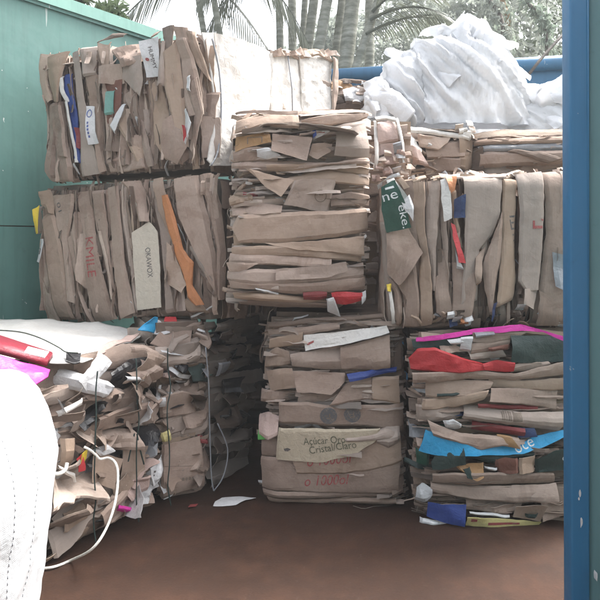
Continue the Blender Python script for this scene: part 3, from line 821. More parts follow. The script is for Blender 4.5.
ep = S('281,398 310,399 335,403 360,402 403,402', '281,420 310,421 329,423 365,424 404,430', tone=.5, lift=.07, bulge=.012, amp=.002, crs=.04)
polymark(B, [ep], [circ(329.3,412.3,8.4), circ(352.6,411.2,8.3)], 'ink_grey', 'printed_emblem')
ms = []
for cx, cy in ((329.3,412.3),(352.6,411.2)):
    for k in range(16):
        a0, a1 = 6.2832*k/16, 6.2832*(k+.55)/16
        if k % 8 in (0, 4): continue
        ms.append([(cx+6.2*math.cos(a0), cy+6.2*math.sin(a0)), (cx+6.2*math.cos(a1), cy+6.2*math.sin(a1)), (cx+5.4*math.cos(a1), cy+5.4*math.sin(a1)), (cx+5.4*math.cos(a0), cy+5.4*math.sin(a0))])
    ms += [rect(cx-3.2, cy-.5, cx-1, cy+.6), rect(cx+.6, cy-2.2, cx+1.8, cy+1.4), [(cx-2.5, cy+2.2), (cx+2.8, cy+1.6), (cx+2.4, cy+3), (cx-1.8, cy+3.2)]]
polymark(B, [ep], ms, 'ink_brown', 'printed_mark', off=.003)
S('259,416 268,411 280,414', '260,432 270,436 280,430', mat='pink_paper', name='paper_scrap', lift=.06, amp=.016)
S('258,430 268,428 277,431', '258,440 266,437 274,434', mat='lime_print', name='paper_scrap', lift=.07, amp=.006)
S('262,436 280,430', '262,456 282,454', tone=.45, lift=.045, amp=.01)
br = S('261,455 301,452 350,464 400,458', '263,487 307,489 350,491 398,491', tone=.42, lift=.06, bulge=.02, amp=.003, crs=.04)
letter(B, [br], 'o 1000ol', (306,481.5), (350,480), 10, 'ink_red', italic=True)
md = S('290,444 330,450 352,444 400,430', '299,469.5 343,469.5 370,466 401,459', tone=.5, lift=.078, bulge=.014, amp=.003, crs=.04)
letter(B, [md], 'o 1000ol', (309,461), (353,457.5), 10, 'ink_red', italic=True)
ac = S('281,423 310,423 329,424 380,424', '278,454 300,455.5 321,457 352,451 378,434', mat='pale_board', name='sugar_carton_panel', lift=.098, bulge=.01, amp=.003, crs=.04, prof='fold')
letter(B, [ac], 'A\u00e7\u00facar Oro', (305.5,439), (346,437), 7, 'ink_green')
letter(B, [ac], 'Cristal/Claro', (311.5,448), (357,442), 7, 'ink_green')
polymark(B, [ac], [[(286,443),(290,442),(293,443.5),(290,445.5),(287,445.2)]], 'ink_dark', 'printed_mark')
S('376,428 386,424 399,424', '374,440 388,446 399,440', tone=.46, lift=.1, bulge=.045, prof='round')
S('345,432 365,430 386,424 396,428', '346,436 366,436 384,432 398,436', tone=.6, lift=.105, bulge=.012)
S('263,487 307,488 397,490', '266,495 307,497 397,497', tone=.38, lift=.05, bulge=.02)
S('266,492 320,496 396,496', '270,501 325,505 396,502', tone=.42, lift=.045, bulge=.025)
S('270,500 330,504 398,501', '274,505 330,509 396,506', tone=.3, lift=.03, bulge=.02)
S('322,506 341,507', '323,509 341,510', mat='white_paper', name='paper_label', lift=.06, prof='flat', bulge=0)
S('390,450 398,446', '392,494 404,492', tone=.3, lift=.03, amp=.014)
S('392,330 402,335', '392,372 404,370', tone=.25, lift=.02, amp=.014)
B.thin = [(266,320),(402,315),(404,505),(264,503)]
B.fill([(266,320),(402,315),(404,505),(264,503)], 'h', (.03, .07), tone=.4)
B.shreds([(265,322),(402,318),(404,503),(263,500)], 90, 'h', mats=('cardboard', 'white_paper'), tone=(.1, .65))
wire(B, [(268,335),(261,350),(262,362),(265,345)], .02, .006, 'brown_dark', name='cardboard_loop')
B.corefill()

# ---------------- right upper bale
B = Bale('upper right bale of upright sheets with a dark green lettered scrap at its corner',
         (.448, 3.28), (1.62, 3.2), (.05, 1), .85, 1.04, 1.86, tone=.47)
B.axis = 'v'; S = B.sheet
S('381,222 384,270 390,326', '387,222 392,275 396,326', tone=.3, lift=.02)
S('387,276 394,292 397,326', '398,284 402,300 402,326', tone=.5, lift=.035)
S('398,285 406,300 404,327', '414,262 418,290 420,327', tone=.45, lift=.035)
S('400,182 404,215 410,255', '413,180 416,220 420,256', tone=.44, lift=.03)
S('411,182 413,217 419,251 418,282 420,327', '424,182 424,231 431,282 432,324', tone=.46, lift=.045)
S('424,182 425,245 431,290', '440,180 435,245 434,290', tone=.5, lift=.04)
S('431,250 434,290 436,325', '447,250 448,290 452,310', tone=.44, lift=.03)
S('385.6,233.7 387,273 398,284.6', '407,228 421,252 400,284', tone=.5, prof='flat', lift=.075, bulge=.006, amp=.003)
S('386,180 394,205 407,215', '394,178 401,190 412,206', mat='white_board', name='paper_scrap', prof='flat', lift=.06)
g1 = S('381,188 381,211 385.6,233', '394,181 402,203 409,228', mat='green_print', name='printed_panel', prof='flat', tilt=0, lift=.118, bulge=.006, amp=.004)
g2 = S('397,180 403,190', '401,178 409,188', tone=.55, prof='flat', lift=.06)
S('399,203 403,212 407,216', '407,196 411,208 411,222', mat='white_paper', name='paper_scrap', prof='flat', lift=.126, bulge=0)
letter(B, [g1], 'ne', (382.8,202.5), (396.5,199), 7, 'ink_white')
letter(B, [g1], 'eke.', (396,207), (401,229), 7.5, 'ink_white')
polymark(B, [g1], [[(384,189),(392,187),(393,189),(384.5,191)]], 'ink_white', 'printed_mark')
S('439,181 440,205 442,222', '448,177 449,200 449,219', mat='white_board', name='printed_panel', prof='flat', lift=.075, bulge=.004)
S('443,176 448,194', '455,177 452,191', mat='orange_print', name='printed_panel', prof='flat', lift=.082, bulge=.004)
S('452,200 452,219', '463,195 463,218', mat='navy_print', name='printed_panel', prof='flat', lift=.08, bulge=.004)
S('450,192 452,220 458,250', '455,190 456,220 462,250', tone=.42, lift=.05)
S('449,223 452,245 456,262', '453,225 458,245 463.5,263', mat='red_print', name='printed_panel', prof='flat', lift=.078, bulge=.003)
S('453.5,248 455,268', '456,258 461,269', mat='white_paper', name='printed_panel', prof='flat', lift=.074, bulge=.003)
S('462,178 463,250 459,306', '500.5,176 498,214 490,235 478,250 476,300', tone=.49, lift=.06, bulge=.012, amp=.003, crs=.03)
S('474,256 472,275 474,285', '484,246 480,262 478,282', tone=.54, prof='flat', lift=.068)
S('452,262 452,300 450,318', '472,266 474,290 470,315', tone=.44, lift=.05)
S('490,240 480,264 483,290 488,312', '500,212 498,259 490,300 492,312', tone=.55, lift=.07, bulge=.02)
lad = S('502,178 498,259 493,306', '516,180 512,235 514,280 510,300', tone=.45, lift=.055, bulge=.015)
polymark(B, [lad], [[(507+k*.9,216+k*6),(513.5+k*.9,215.6+k*6),(513.7+k*.9,217.4+k*6),(507.2+k*.9,217.8+k*6)] for k in range(6)] + [[(507,220),(508,220),(509.5,230),(508.5,230)]], 'ink_dark', 'printed_mark')
rp = S('514,175 517,214 515,280 522,290', '541,172 540,220 538,260 535,289', tone=.47, lift=.066, bulge=.014, amp=.003, crs=.03)
polymark(B, [rp], [[(529,226),(540,226),(540,228.4),(529,229)], [(529,221),(531,221),(531,226),(529,226)], [(537,219),(541,220),(541,222),(538,221)]], 'ink_red', 'printed_mark')
S('521,288 519,302', '535,286 530,308', tone=.52, prof='flat', lift=.07)
S('542,172 544,235 537,289 545,324', '600,168 600,240 600,324', tone=.45, lift=.055, bulge=.02)
S('536,290 534,325', '556,300 556,325', tone=.42, lift=.062)
S('548,252 550,285', '562,255 560,290', mat='grey_film', name='paper_scrap', prof='flat', lift=.075, bulge=.005, tone=.3)
S('489,302 489,320', '493,300 491,320', mat='navy_print', name='paper_scrap', lift=.08, bulge=.004)
S('386,284 387,290', '391,283 391,291', mat='yellow_print', name='paper_scrap', lift=.08, amp=.01)
S('388,292 392,325', '391,290 396,325', mat='white_board', name='paper_scrap', lift=.07, bulge=.005)
for (x, y, m) in ((449,314,'white_paper'),(455,318,'white_paper'),(462,320,'orange_print'),(458,312,'brown_dark'),(466,316,'white_paper'),(517,306,'white_paper'),(512,312,'brown_dark'),(452,322,'navy_print')):
    S(f'{x-4},{y-3} {x+4},{y-4}', f'{x-4},{y+4} {x+5},{y+3}', mat=m, name='paper_scrap', lift=.07, amp=.010, crs=.7)
S('440,173 470,175 505,174', '440,178 470,180 505,179', tone=.6, lift=.05, amp=.014)
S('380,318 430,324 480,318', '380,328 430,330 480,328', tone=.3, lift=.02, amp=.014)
B.thin = [(383,180),(598,168),(598,325),(387,326)]
B.fill([(383,180),(598,168),(598,325),(387,326)], 'v', (.035, .08), tone=.43)
B.shreds([(384,180),(598,169),(598,324),(387,326)], 70, 'v', mats=('cardboard', 'white_paper'))
B.shreds([(384,178),(598,168),(598,174),(384,184)], 22, 'h', lift=(0, .05), tone=(.5, 1), mats=('cardboard', 'white_paper'))
B.shreds([(430,312),(598,312),(598,326),(400,326)], 26, 'h', spread=.8, size=(.02, .08), lift=(0, .06), mats=('cardboard', 'white_paper', 'black_film'))
B.corefill()

# ---------------- right lower bale, colourful
B = Bale('lower right bale of flattened packaging with red, bright blue and dark green layers',
         (.625, 3.23), (1.62, 3.2), (.03, 1), .85, 0.0, 1.02, tone=.44)
B.rd = .035; S = B.sheet
S('412,340 440,337 480,330', '414,352 440,352 480,346', mat='dark_green', name='printed_panel', lift=.03)
S('416,337 470,328 518,323 561,335', '416,341.5 470,333 500,331 518,329 540,331 561,340', mat='magenta_film', name='plastic_sheet', lift=.07, bulge=0, prof='flat', amp=.008, thk=.002, tilt=.01)
S('520,327 600,335', '520,334 600,345', tone=.3, lift=.03)
S('508,334 535,334 600,337', '507,360 535,361 600,358', mat='dark_green', name='printed_panel', lift=.055, prof='flat')
S('470,331 490,330 526,330', '470,340 490,342 508,338', tone=.35, lift=.06, prof='flat')
S('445,338 460,336', '448,342 462,342', mat='white_paper', name='paper_scrap', lift=.075, amp=.01)
S('458,335 469,334', '457,348 467,349', mat='white_paper', name='paper_scrap', lift=.08)
S('472,331 491,330', '473,336 490,333', mat='grey_film', name='paper_scrap', lift=.085)
S('469,341 508,336', '468,352 507,348', tone=.42, lift=.06)
S('485,345 507,342', '486,349 507,348', mat='brick_print', name='paper_scrap', lift=.075)
S('465,349 500,348', '468,358 505,356', tone=.38, lift=.05)
S('409,358 416,348 433,345 456,354 479,361', '410,369 430,370 456,370 481,368', mat='red_print', name='red_plastic_sheet', lift=.08, bulge=.018, amp=.008)
S('479,361 493,357 509,359', '481,368 493,369 508,368', mat='red_print', name='red_plastic_sheet', lift=.082, bulge=.014, amp=.008)
S('508,362 530,358 545,360', '508,371 530,369 548,364', tone=.5, lift=.06)
S('411,371 462,367 510,371 559,358 600,352', '412,382 462,377 510,378 561,372 600,366', tone=.62, lift=.075, bulge=.015, crs=.2)
S('425,377 460,378 490,379', '424,396 460,394 486,386', tone=.48, lift=.06)
S('487,376 520,379 600,372', '486,386 520,388 600,388', tone=.46, lift=.05)
S('435,391 460,389 470,388', '434,394 460,393 470,391', mat='dark_green', name='paper_scrap', lift=.07)
S('422,397 455,393 484,386', '419,408 455,404 481,396', tone=.52, lift=.075, bulge=.018)
S('487,385 520,386 555,388', '484,397 520,402 552,408', mat='cardboard', tone=.5, lift=.065, bulge=.02)
S('474,400 500,402 535,404', '474,404 500,406 535,408', mat='dull_red', name='paper_scrap', lift=.06, bulge=.01)
tb = S('462,403 518,409 559,408', '459,415 504,421 555,427', tone=.56, mat='cardboard', lift=.085, bulge=.03, prof='round')
polymark(B, [tb], [rect(497+k*2.1,406+k*.3,498.1+k*2.1 + (.5 if k % 3 == 0 else 0),415+k*.3) for k in range(5)] + [rect(508,408,517,417)], 'ink_brown', 'printed_mark')
S('415,402 440,404 462,406', '416,420 440,420 460,416', tone=.44, lift=.05, amp=.012)
S('440,417 450,414 458,420', '443,424 450,426 459,425', mat='white_paper', name='paper_scrap', lift=.085, amp=.012)
S('470,419 500,422 520,424', '470,427 500,430 520,432', mat='dull_red', name='paper_scrap', lift=.06, bulge=.01)
S('515,424 530,424', '514,434 532,432', mat='navy_print', name='paper_scrap', lift=.07, bulge=.01)
cy = S('424,426 450,433 480,440 513,442 530,433 566,426', '417,447 436,450 476,449 518,448 547,439 566,430', mat='cyan_print', name='printed_panel', lift=.078, prof='flat', bulge=.01, amp=.005, crs=.12)
letter(B, [cy], 'oce', (511.5,447.5), (530,440.5), 7, 'ink_white')
S('426,417 455,428 495,431 514,433', '430,431 455,437 476,444 498,440 514,443', tone=.48, mat='cardboard', lift=.095, amp=.008)
S('492,430 505,430', '496,440 512,440', mat='ochre_print', name='paper_scrap', lift=.1, bulge=.01)
S('428,457 439,442 450,441 459,440', '430,464 445,462 462,458', mat='dark_green', name='printed_panel', lift=.09, prof='flat')
S('415,447 428,450', '416,462 428,463', mat='green_print', name='printed_panel', lift=.06)
S('461,450 500,450 530,448', '461,456 490,458 530,454', mat='dark_green', name='printed_panel', lift=.07)
dg = S('530,454 548,444 600,436', '531,467 560,464 600,462', mat='dark_green', name='printed_panel', lift=.085, prof='flat', bulge=.01)
rr = [circ(557.5,451.8,2.6,18), circ(557.5,451.8,1.5,18)]
polymark(B, [dg], [[rr[0][k], rr[0][(k+1) % 18], rr[1][(k+1) % 18], rr[1][k]] for k in range(18)], 'ink_white', 'printed_mark')
S('452,461 465,458 480,457', '466,471 472,474 480,470', mat='ochre_print', name='printed_panel', lift=.09, prof='flat')
S('458,463 466,461', '462,471 469,472', mat='dark_green', name='printed_panel', lift=.096, prof='flat', bulge=0)
S('481,461 493,462', '482,465 492,466', mat='white_paper', name='paper_scrap', lift=.085)
S('490,454 500,451 511,451', '493,466 502,467 513,466', mat='brick_print', name='printed_panel', lift=.092, prof='flat')
S('513,452 530,450', '513,467 530,466', tone=.5, prof='flat', lift=.09)
S('430,468 467,466 549,469', '430,478 467,480 551,480', tone=.44, lift=.08, bulge=.02)
S('429,478 467,481 551,479', '429,488 467,494 551,495', tone=.47, lift=.085, bulge=.022)
S('507,480 530,480 551,478', '508,492 530,494 551,494', tone=.5, lift=.092, bulge=.012)
S('416,486 422,480 430,484', '414,498 422,500 430,494', mat='clear_film', name='film_scrap', lift=.06, amp=.016)
S('426,497 445,498 462,497', '425,511 440,516 460,518', mat='blue_print', name='blue_plastic_sheet', lift=.09, prof='flat', bulge=.015)
S('419,514 440,516 461,517', '418,520 440,522 458,521', mat='clear_film', name='film_scrap', lift=.08, amp=.012)
S('464,495 490,496 520,494', '464,506 490,508 512,505', tone=.36, lift=.06)
S('486,501 500,497 512,498', '488,506 500,507 510,507', tone=.5, lift=.08, prof='flat')
S('510,499 530,497 541,498', '508,510 525,514 536,516', tone=.42, lift=.085, prof='flat')
S('520,507 532,506', '521,511 531,510', mat='dark_green', name='printed_mark_panel', lift=.094, bulge=0)
S('466,505 480,506 505,508', '467,509 480,510 505,512', mat='white_paper', name='paper_scrap', lift=.085)
yl = S('462,507 490,510 537,517', '462,518 498,521 535,522', mat='cream_print', name='yellow_plastic_sheet', lift=.095, prof='flat', bulge=.01)
polymark(B, [yl], [[(483,514),(515,516),(515,518),(483,517)], [(466,509),(472,510),(472,513),(466,513)]], 'ink_red', 'printed_mark')
S('538,498 555,485 600,480', '538,516 556,512 600,505', tone=.4, lift=.07, amp=.012)
B.thin = [(412,334),(598,330),(598,520),(418,518)]
B.fill([(412,334),(598,330),(598,520),(418,518)], 'h', (.03, .065), tone=.34, mats=(.34, ['dark_green', 'green_print', 'dull_red', 'brick_print', 'navy_print', 'grey_film']))
B.shreds([(412,334),(598,332),(598,518),(418,517)], 100, 'h', tone=(.1, .7), mats=('cardboard', 'white_paper', 'dark_green'))
B.corefill()

# ---------------- second row bales on the right
B = Bale('second row bale with a white sheet along its top, left of the grey sagging one',
         (.52, 4.3), (1.24, 4.3), (.05, 1), 1.2, 1.05, 2.33, tone=.5)
S = B.sheet
S('392,126 430,130 470,138', '388,132 430,136 468,142', mat='white_board', name='white_sheet', lift=.08, amp=.01)
S('415,136 440,138 452,134', '418,148 436,152 446,144', tone=.7, lift=.07, amp=.01)
S('424,146 445,142 466,140', '426,160 445,160 462,160', tone=.48, lift=.05, bulge=.04)
S('424,160 440,158 458,160', '424,172 440,172 458,172', tone=.42, lift=.04)
S('456,140 464,136 474,140', '458,168 466,170 474,168', tone=.35, lift=.05, amp=.02)
S('398,132 410,136 420,150', '396,150 406,160 414,168', mat='white_board', name='white_sheet', lift=.1, amp=.03, bulge=.05, prof='round')
S('408,146 416,150', '410,166 426,168', mat='pink_paper', name='paper_scrap', lift=.12, amp=.02)
for k in range(8):
    x = random.uniform(455, 478); y = random.uniform(122, 138)
    S(f'{x-4},{y-3} {x+4},{y-4}', f'{x-4},{y+4} {x+5},{y+3}', mat=random.choice(['white_board', 'cardboard', 'cardboard']), name='paper_scrap', lift=.09, amp=.02, crs=.5, tone=.8)
B.fill([(386,130),(472,132),(472,182),(386,182)], 'h', (.05, .11)); B.fill([(386,182),(472,182),(472,330),(386,330)], 'h', (.09, .15), own=False)
B.shreds([(390,130),(470,132),(470,176),(388,176)], 50, 'h', spread=.8, lift=(0, .06), tone=(.4, 1), mats=('cardboard', 'white_paper'))
B.corefill()
B = Bale('second row grey bale with sagging flat layers, directly under the film beside the post',
         (1.26, 4.25), (2.1, 4.2), (.05, 1), 1.2, 1.05, 2.25, tone=.46)
S = B.sheet
S('474,133 520,131 600,129', '474,139 520,137 600,135', tone=.8, lift=.08, prof='flat')
S('474,139 520,137 600,134', '476,145 520,145 600,142', tone=.42, lift=.04, bulge=.04)
S('478,146 530,144 600,142', '480,152 530,152 600,150', mat='grey_film', name='grey_film_sheet', lift=.04, bulge=.03)
S('480,152 520,152 600,150', '480,168 520,166 600,164', tone=.5, lift=.05, bulge=.04)
S('505,152 525,158 545,165', '510,150 540,154 560,160', tone=.3, lift=.07)
S('475,150 482,146', '474,170 484,172', tone=.2, lift=.03)
B.fill([(474,132),(598,130),(598,180),(474,180)], 'h', (.05, .11)); B.fill([(474,180),(598,180),(598,330),(474,330)], 'h', (.09, .15), own=False)
B.shreds([(476,134),(598,132),(598,172),(476,172)], 30, 'h', lift=(0, .05))
B.corefill()
# narrow bundle squeezed between upper centre and upper right bales
B = Bale('narrow crumpled bundle of pinkish card and white paper wedged beside the upper centre bale',
         (.30, 3.9), (.76, 3.9), (.0, 1), .35, 1.05, 2.3, tone=.66, name='paper_bundle')
S = B.sheet
S('374,118 385,116 394,118', '375,122 386,121 396,124', mat='white_board', name='white_sheet', lift=.07, amp=.012)
S('376,124 376,146', '394,120 397,142', mat='pink_paper', name='pink_card', prof='flat', lift=.07)
S('377,146 378,168', '396,144 398,164', mat='pink_paper', name='pink_card', lift=.06, amp=.014)
S('373,121 373,150 372,172', '376,121 377,150 377,172', mat='white_board', name='white_sheet', lift=.09, amp=.01)
S('394,120 398,145 400,165', '397,119 402,145 404,165', mat='white_board', name='white_sheet', lift=.09, amp=.01)
S('390,146 398,144', '392,156 400,154', mat='grey_film', name='paper_scrap', lift=.1, amp=.012)
for k in range(22):
    x = random.uniform(370, 412); y = random.uniform(155, 180)
    S(f'{x-4},{y-3} {x+3},{y-4}', f'{x-4},{y+3} {x+5},{y+3}', mat=random.choice(['white_paper', 'cardboard', 'brown_dark', 'pink_paper', 'cardboard']), name='paper_scrap', lift=.09, amp=.012, crs=.8, tone=random.uniform(.4, .9))
B.rd = .03
B.fill([(350,124),(412,124),(412,300),(350,300)], 'h', (.04, .08), own=False, amp=.010)
B.corefill(inset=.03, sides=False)
# far scraps behind centre bale
B = Bale('far bale topped with loose brown and white scraps, peeking over the upper centre bale', (.05, 4.95), (.72, 4.95), (0, 1), .7, 1.6, 2.72, tone=.6)
S = B.sheet
S('330,90 350,86 372,88', '330,98 350,96 372,98', tone=.7, lift=.06); S('330,82 340,80 352,84', '330,90 342,90 354,90', mat='ochre_print', name='paper_scrap', lift=.08)
S('342,92 352,88 366,92', '344,104 356,104 366,102', mat='white_paper', name='paper_scrap', lift=.1, amp=.03)
S('330,98 340,98', '332,108 344,106', mat='brown_dark', name='paper_scrap', lift=.1, amp=.02)
S('326,80 345,77 368,80', '326,83 345,80 368,84', tone=.35, lift=.05)
for k in range(16):
    x = random.uniform(330, 380); y = random.uniform(80, 106)
    S(f'{x-4},{y-3} {x+3},{y-3}', f'{x-4},{y+3} {x+5},{y+3}', mat=random.choice(['white_paper', 'cardboard', 'brown_dark', 'cardboard']), name='paper_scrap', lift=.09, amp=.012, crs=.8, tone=random.uniform(.4, .9))
B.fill([(328,84),(386,84),(386,130),(328,130)], 'h', (.05, .09), own=False); B.corefill(sides=False)
# ================================================================== SETTING
def floor_mat():
    m, nt, b = newmat('rusty_floor'); vec = coords(nt, 'Object')
    n1 = noise(nt, vec, 1.3, 6, .6, .4); n2 = noise(nt, vec, 9, 6, .65); n3 = noise(nt, vec, 90, 3, .6)
    r = ramp(nt, [(.28, (.020, .0112, .0080)), (.5, (.036, .0180, .0115)), (.72, (.066, .0315, .0190))])
    nt.links.new(mth(nt, 'ADD', mth(nt, 'MULTIPLY', n1, .6), mth(nt, 'MULTIPLY', n2, .4)), r.inputs[0])
    c = mixc(nt, mapr(nt, n3, .4, .75, 0, .35), r.outputs[0], (.45, .42, .4), 'MULTIPLY')
    c = mixc(nt, mapr(nt, noise(nt, vec, 30, 5, .7), .63, .72, 0, .5), c, (.085, .065, .052))
    nt.links.new(c, b.inputs['Base Color'])
    nt.links.new(mapr(nt, n1, .3, .7, .5, .8), b.inputs['Roughness']); b.inputs['Specular IOR Level'].default_value = .2
    bump(nt, b, mth(nt, 'ADD', n2, mth(nt, 'MULTIPLY', n3, .4)), .35, .01)
floor_mat()
def ground_mat():
    m, nt, b = newmat('bare_ground'); vec = coords(nt, 'Object')
    r = ramp(nt, [(.3, (.16, .13, .10)), (.7, (.09, .11, .06))]); nt.links.new(noise(nt, vec, .4, 8, .6), r.inputs[0])
    nt.links.new(r.outputs[0], b.inputs['Base Color']); b.inputs['Roughness'].default_value = .9
ground_mat()
def paint(key, col, rust=.25, rough=.45, chip=(.55, .57, .55), dirt=(.05, .055, .05), chips=.71):
    m, nt, b = newmat(key); vec = coords(nt, 'Object')
    n1 = noise(nt, vec, 1.6, 6, .6, .3); n2 = noise(nt, vec, 11, 7, .7); n3 = noise(nt, coords(nt, 'Object', (4, 4, .35)), 5, 5, .6)
    c = mixc(nt, mapr(nt, n1, .35, .7, 0, .35), col, tuple(x * .7 + .03 for x in col))
    c = mixc(nt, mapr(nt, n3, .5, .75, 0, .4), c, tuple(x * .55 for x in col))
    c = mixc(nt, mapr(nt, n2, .62, .75, 0, rust), c, dirt)
    c = mixc(nt, mapr(nt, noise(nt, vec, 15, 3, .55), chips, chips + .015, 0, .8), c, chip)
    c = mixc(nt, mapr(nt, noise(nt, coords(nt, 'Object', (14, 14, 1.2)), 1.6, 3, .5, .8), .715, .73, 0, .45), c, chip)
    nt.links.new(c, b.inputs['Base Color'])
    nt.links.new(mapr(nt, n2, .3, .7, rough - .08, rough + .15), b.inputs['Roughness'])
    bump(nt, b, noise(nt, vec, 3, 4, .5), .25, .03)
paint('green_paint', (.074, .178, .158), rough=.6, chips=.735); paint('green_paint_light', (.16, .33, .28), .15)
paint('blue_paint', (.026, .155, .315), .3, .42, (.4, .45, .5), (.03, .07, .11), .74)
paint('post_green', (.095, .20, .215), .3, .5, (.5, .52, .5), (.04, .07, .07), .775)
paint('rail_blue', (.03, .14, .27), .2, .45)
def simple(key, stops, scale=6, rough=.8, detail=5, b_=.4, stretch=(1, 1, 1), sp=.3):
    m, nt, b = newmat(key); vec = coords(nt, 'Object', stretch)
    n = noise(nt, vec, scale, detail, .6); r = ramp(nt, stops); nt.links.new(n, r.inputs[0])
    nt.links.new(r.outputs[0], b.inputs['Base Color']); b.inputs['Roughness'].default_value = rough; b.inputs['Specular IOR Level'].default_value = sp
    bump(nt, b, n, b_, .02)
simple('palm_bark', [(.3, (.12, .125, .10)), (.5, (.22, .225, .19)), (.7, (.34, .34, .30))], 5, .85, stretch=(1, 1, 4))
simple('tree_bark', [(.3, (.06, .05, .04)), (.7, (.17, .145, .12))], 8)
simple('vine_rust', [(.3, (.16, .10, .05)), (.7, (.30, .20, .11))], 6)
def leafmat(key, a, c, tr=.35):
    m, nt, b = newmat(key); t = attr(nt, 'tone'); r = ramp(nt, [(0, a), (1, c)]); nt.links.new(t, r.inputs[0])
    nt.links.new(r.outputs[0], b.inputs['Base Color']); b.inputs['Roughness'].default_value = .5
    tb = N(nt, 'ShaderNodeBsdfTranslucent'); nt.links.new(r.outputs[0], tb.inputs['Color'])
    mx = N(nt, 'ShaderNodeMixShader'); mx.inputs[0].default_value = tr
    nt.links.new(b.outputs[0], mx.inputs[1]); nt.links.new(tb.outputs[0], mx.inputs[2])
    nt.links.new(mx.outputs[0], nt.nodes['Material Output'].inputs[0])
leafmat('leaf_green', (.06, .09, .045), (.19, .25, .13)); leafmat('leaf_grey', (.17, .195, .165), (.36, .39, .34), .5)  # grey leaves: glare wash put into a paler leaf colour
leafmat('leaf_palm', (.09, .10, .075), (.20, .215, .165)); leafmat('leaf_vine', (.17, .22, .17), (.36, .42, .34))
def film_mat(key, col, rough, sub=.0):
    m, nt, b = newmat(key); vec = coords(nt, 'Object')
    vo = N(nt, 'ShaderNodeTexVoronoi'); vo.feature = 'DISTANCE_TO_EDGE'; vo.inputs['Scale'].default_value = 9
    wv = N(nt, 'ShaderNodeVectorMath'); wv.operation = 'ADD'; nz = N(nt, 'ShaderNodeTexNoise'); nz.inputs['Scale'].default_value = 5; nt.links.new(vec, nz.inputs['Vector'])
    nt.links.new(vec, wv.inputs[0]); nt.links.new(nz.outputs['Color'], wv.inputs[1]); nt.links.new(wv.outputs[0], vo.inputs['Vector'])
    n = noise(nt, vec, 9, 7, .7, 1.2); n2 = noise(nt, coords(nt, 'Object', (1, 1, 1)), 38, 5, .65, .5)
    c = mixc(nt, mapr(nt, n, .5, .75, 0, .35), col, tuple(x * .8 for x in col))
    nt.links.new(c, b.inputs['Base Color']); b.inputs['Roughness'].default_value = rough
    bump(nt, b, mth(nt, 'ADD', mth(nt, 'ADD', mth(nt, 'MULTIPLY', n, .6), mth(nt, 'MULTIPLY', n2, .4)), mth(nt, 'MULTIPLY', mapr(nt, vo.outputs['Distance'], 0, .12, 1, 0), .08)), .45, .02)
    tb = N(nt, 'ShaderNodeBsdfTranslucent', Color=(.85, .86, .88, 1)); mx = N(nt, 'ShaderNodeMixShader'); mx.inputs[0].default_value = .4
    nt.links.new(b.outputs[0], mx.inputs[1]); nt.links.new(tb.outputs[0], mx.inputs[2]); tp = N(nt, 'ShaderNodeBsdfTransparent'); m2 = N(nt, 'ShaderNodeMixShader'); nt.links.new(mapr(nt, n, .55, .8, .0, .08), m2.inputs[0])
    nt.links.new(mx.outputs[0], m2.inputs[1]); nt.links.new(tp.outputs[0], m2.inputs[2]); nt.links.new(m2.outputs[0], nt.nodes['Material Output'].inputs[0])
film_mat('white_film', (.88, .885, .90), .28)
def bag_mat():
    m, nt, b = newmat('woven_bag'); uv = coords(nt, 'UV'); vec = coords(nt, 'Object')
    w1 = N(nt, 'ShaderNodeTexWave'); w1.bands_direction = 'X'; w1.inputs['Scale'].default_value = 60; nt.links.new(uv, w1.inputs[0])
    w2 = N(nt, 'ShaderNodeTexWave'); w2.bands_direction = 'Y'; w2.inputs['Scale'].default_value = 60; nt.links.new(uv, w2.inputs[0])
    h = mth(nt, 'MULTIPLY', w1.outputs['Fac'], w2.outputs['Fac'])
    n = noise(nt, vec, 4, 6, .6)
    c = mixc(nt, mapr(nt, n, .45, .75, 0, .35), (.56, .57, .585), (.40, .40, .40))
    nt.links.new(c, b.inputs['Base Color']); b.inputs['Roughness'].default_value = .55
    bump(nt, b, mth(nt, 'ADD', mth(nt, 'MULTIPLY', h, .05), noise(nt, vec, 9, 5, .6, .5)), .5, .02)
bag_mat()
simple('seam_thread', [(.3, (.44, .46, .49)), (.7, (.52, .53, .56))], 40)
simple('white_cord_mat', [(.3, (.66, .64, .58)), (.7, (.80, .78, .73))], 60, .6)
simple('dark_cord', [(.3, (.03, .04, .035)), (.7, (.07, .08, .07))], 60, .6)
simple('rust_rod', [(.3, (.05, .045, .04)), (.7, (.10, .085, .075))], 30, .7)

def quadmesh(name, pts, mat, kind=None, parent=None):
    mb = MB(); mb.add(pts, [tuple(range(len(pts)))], .5); o = mb.build(name, mat, parent, (0, 0, 0), False)
    if kind: o['kind'] = kind
    return o
quadmesh('ground', [(-300, -60, -.02), (300, -60, -.02), (300, 600, -.02), (-300, 600, -.02)], 'bare_ground', 'structure')
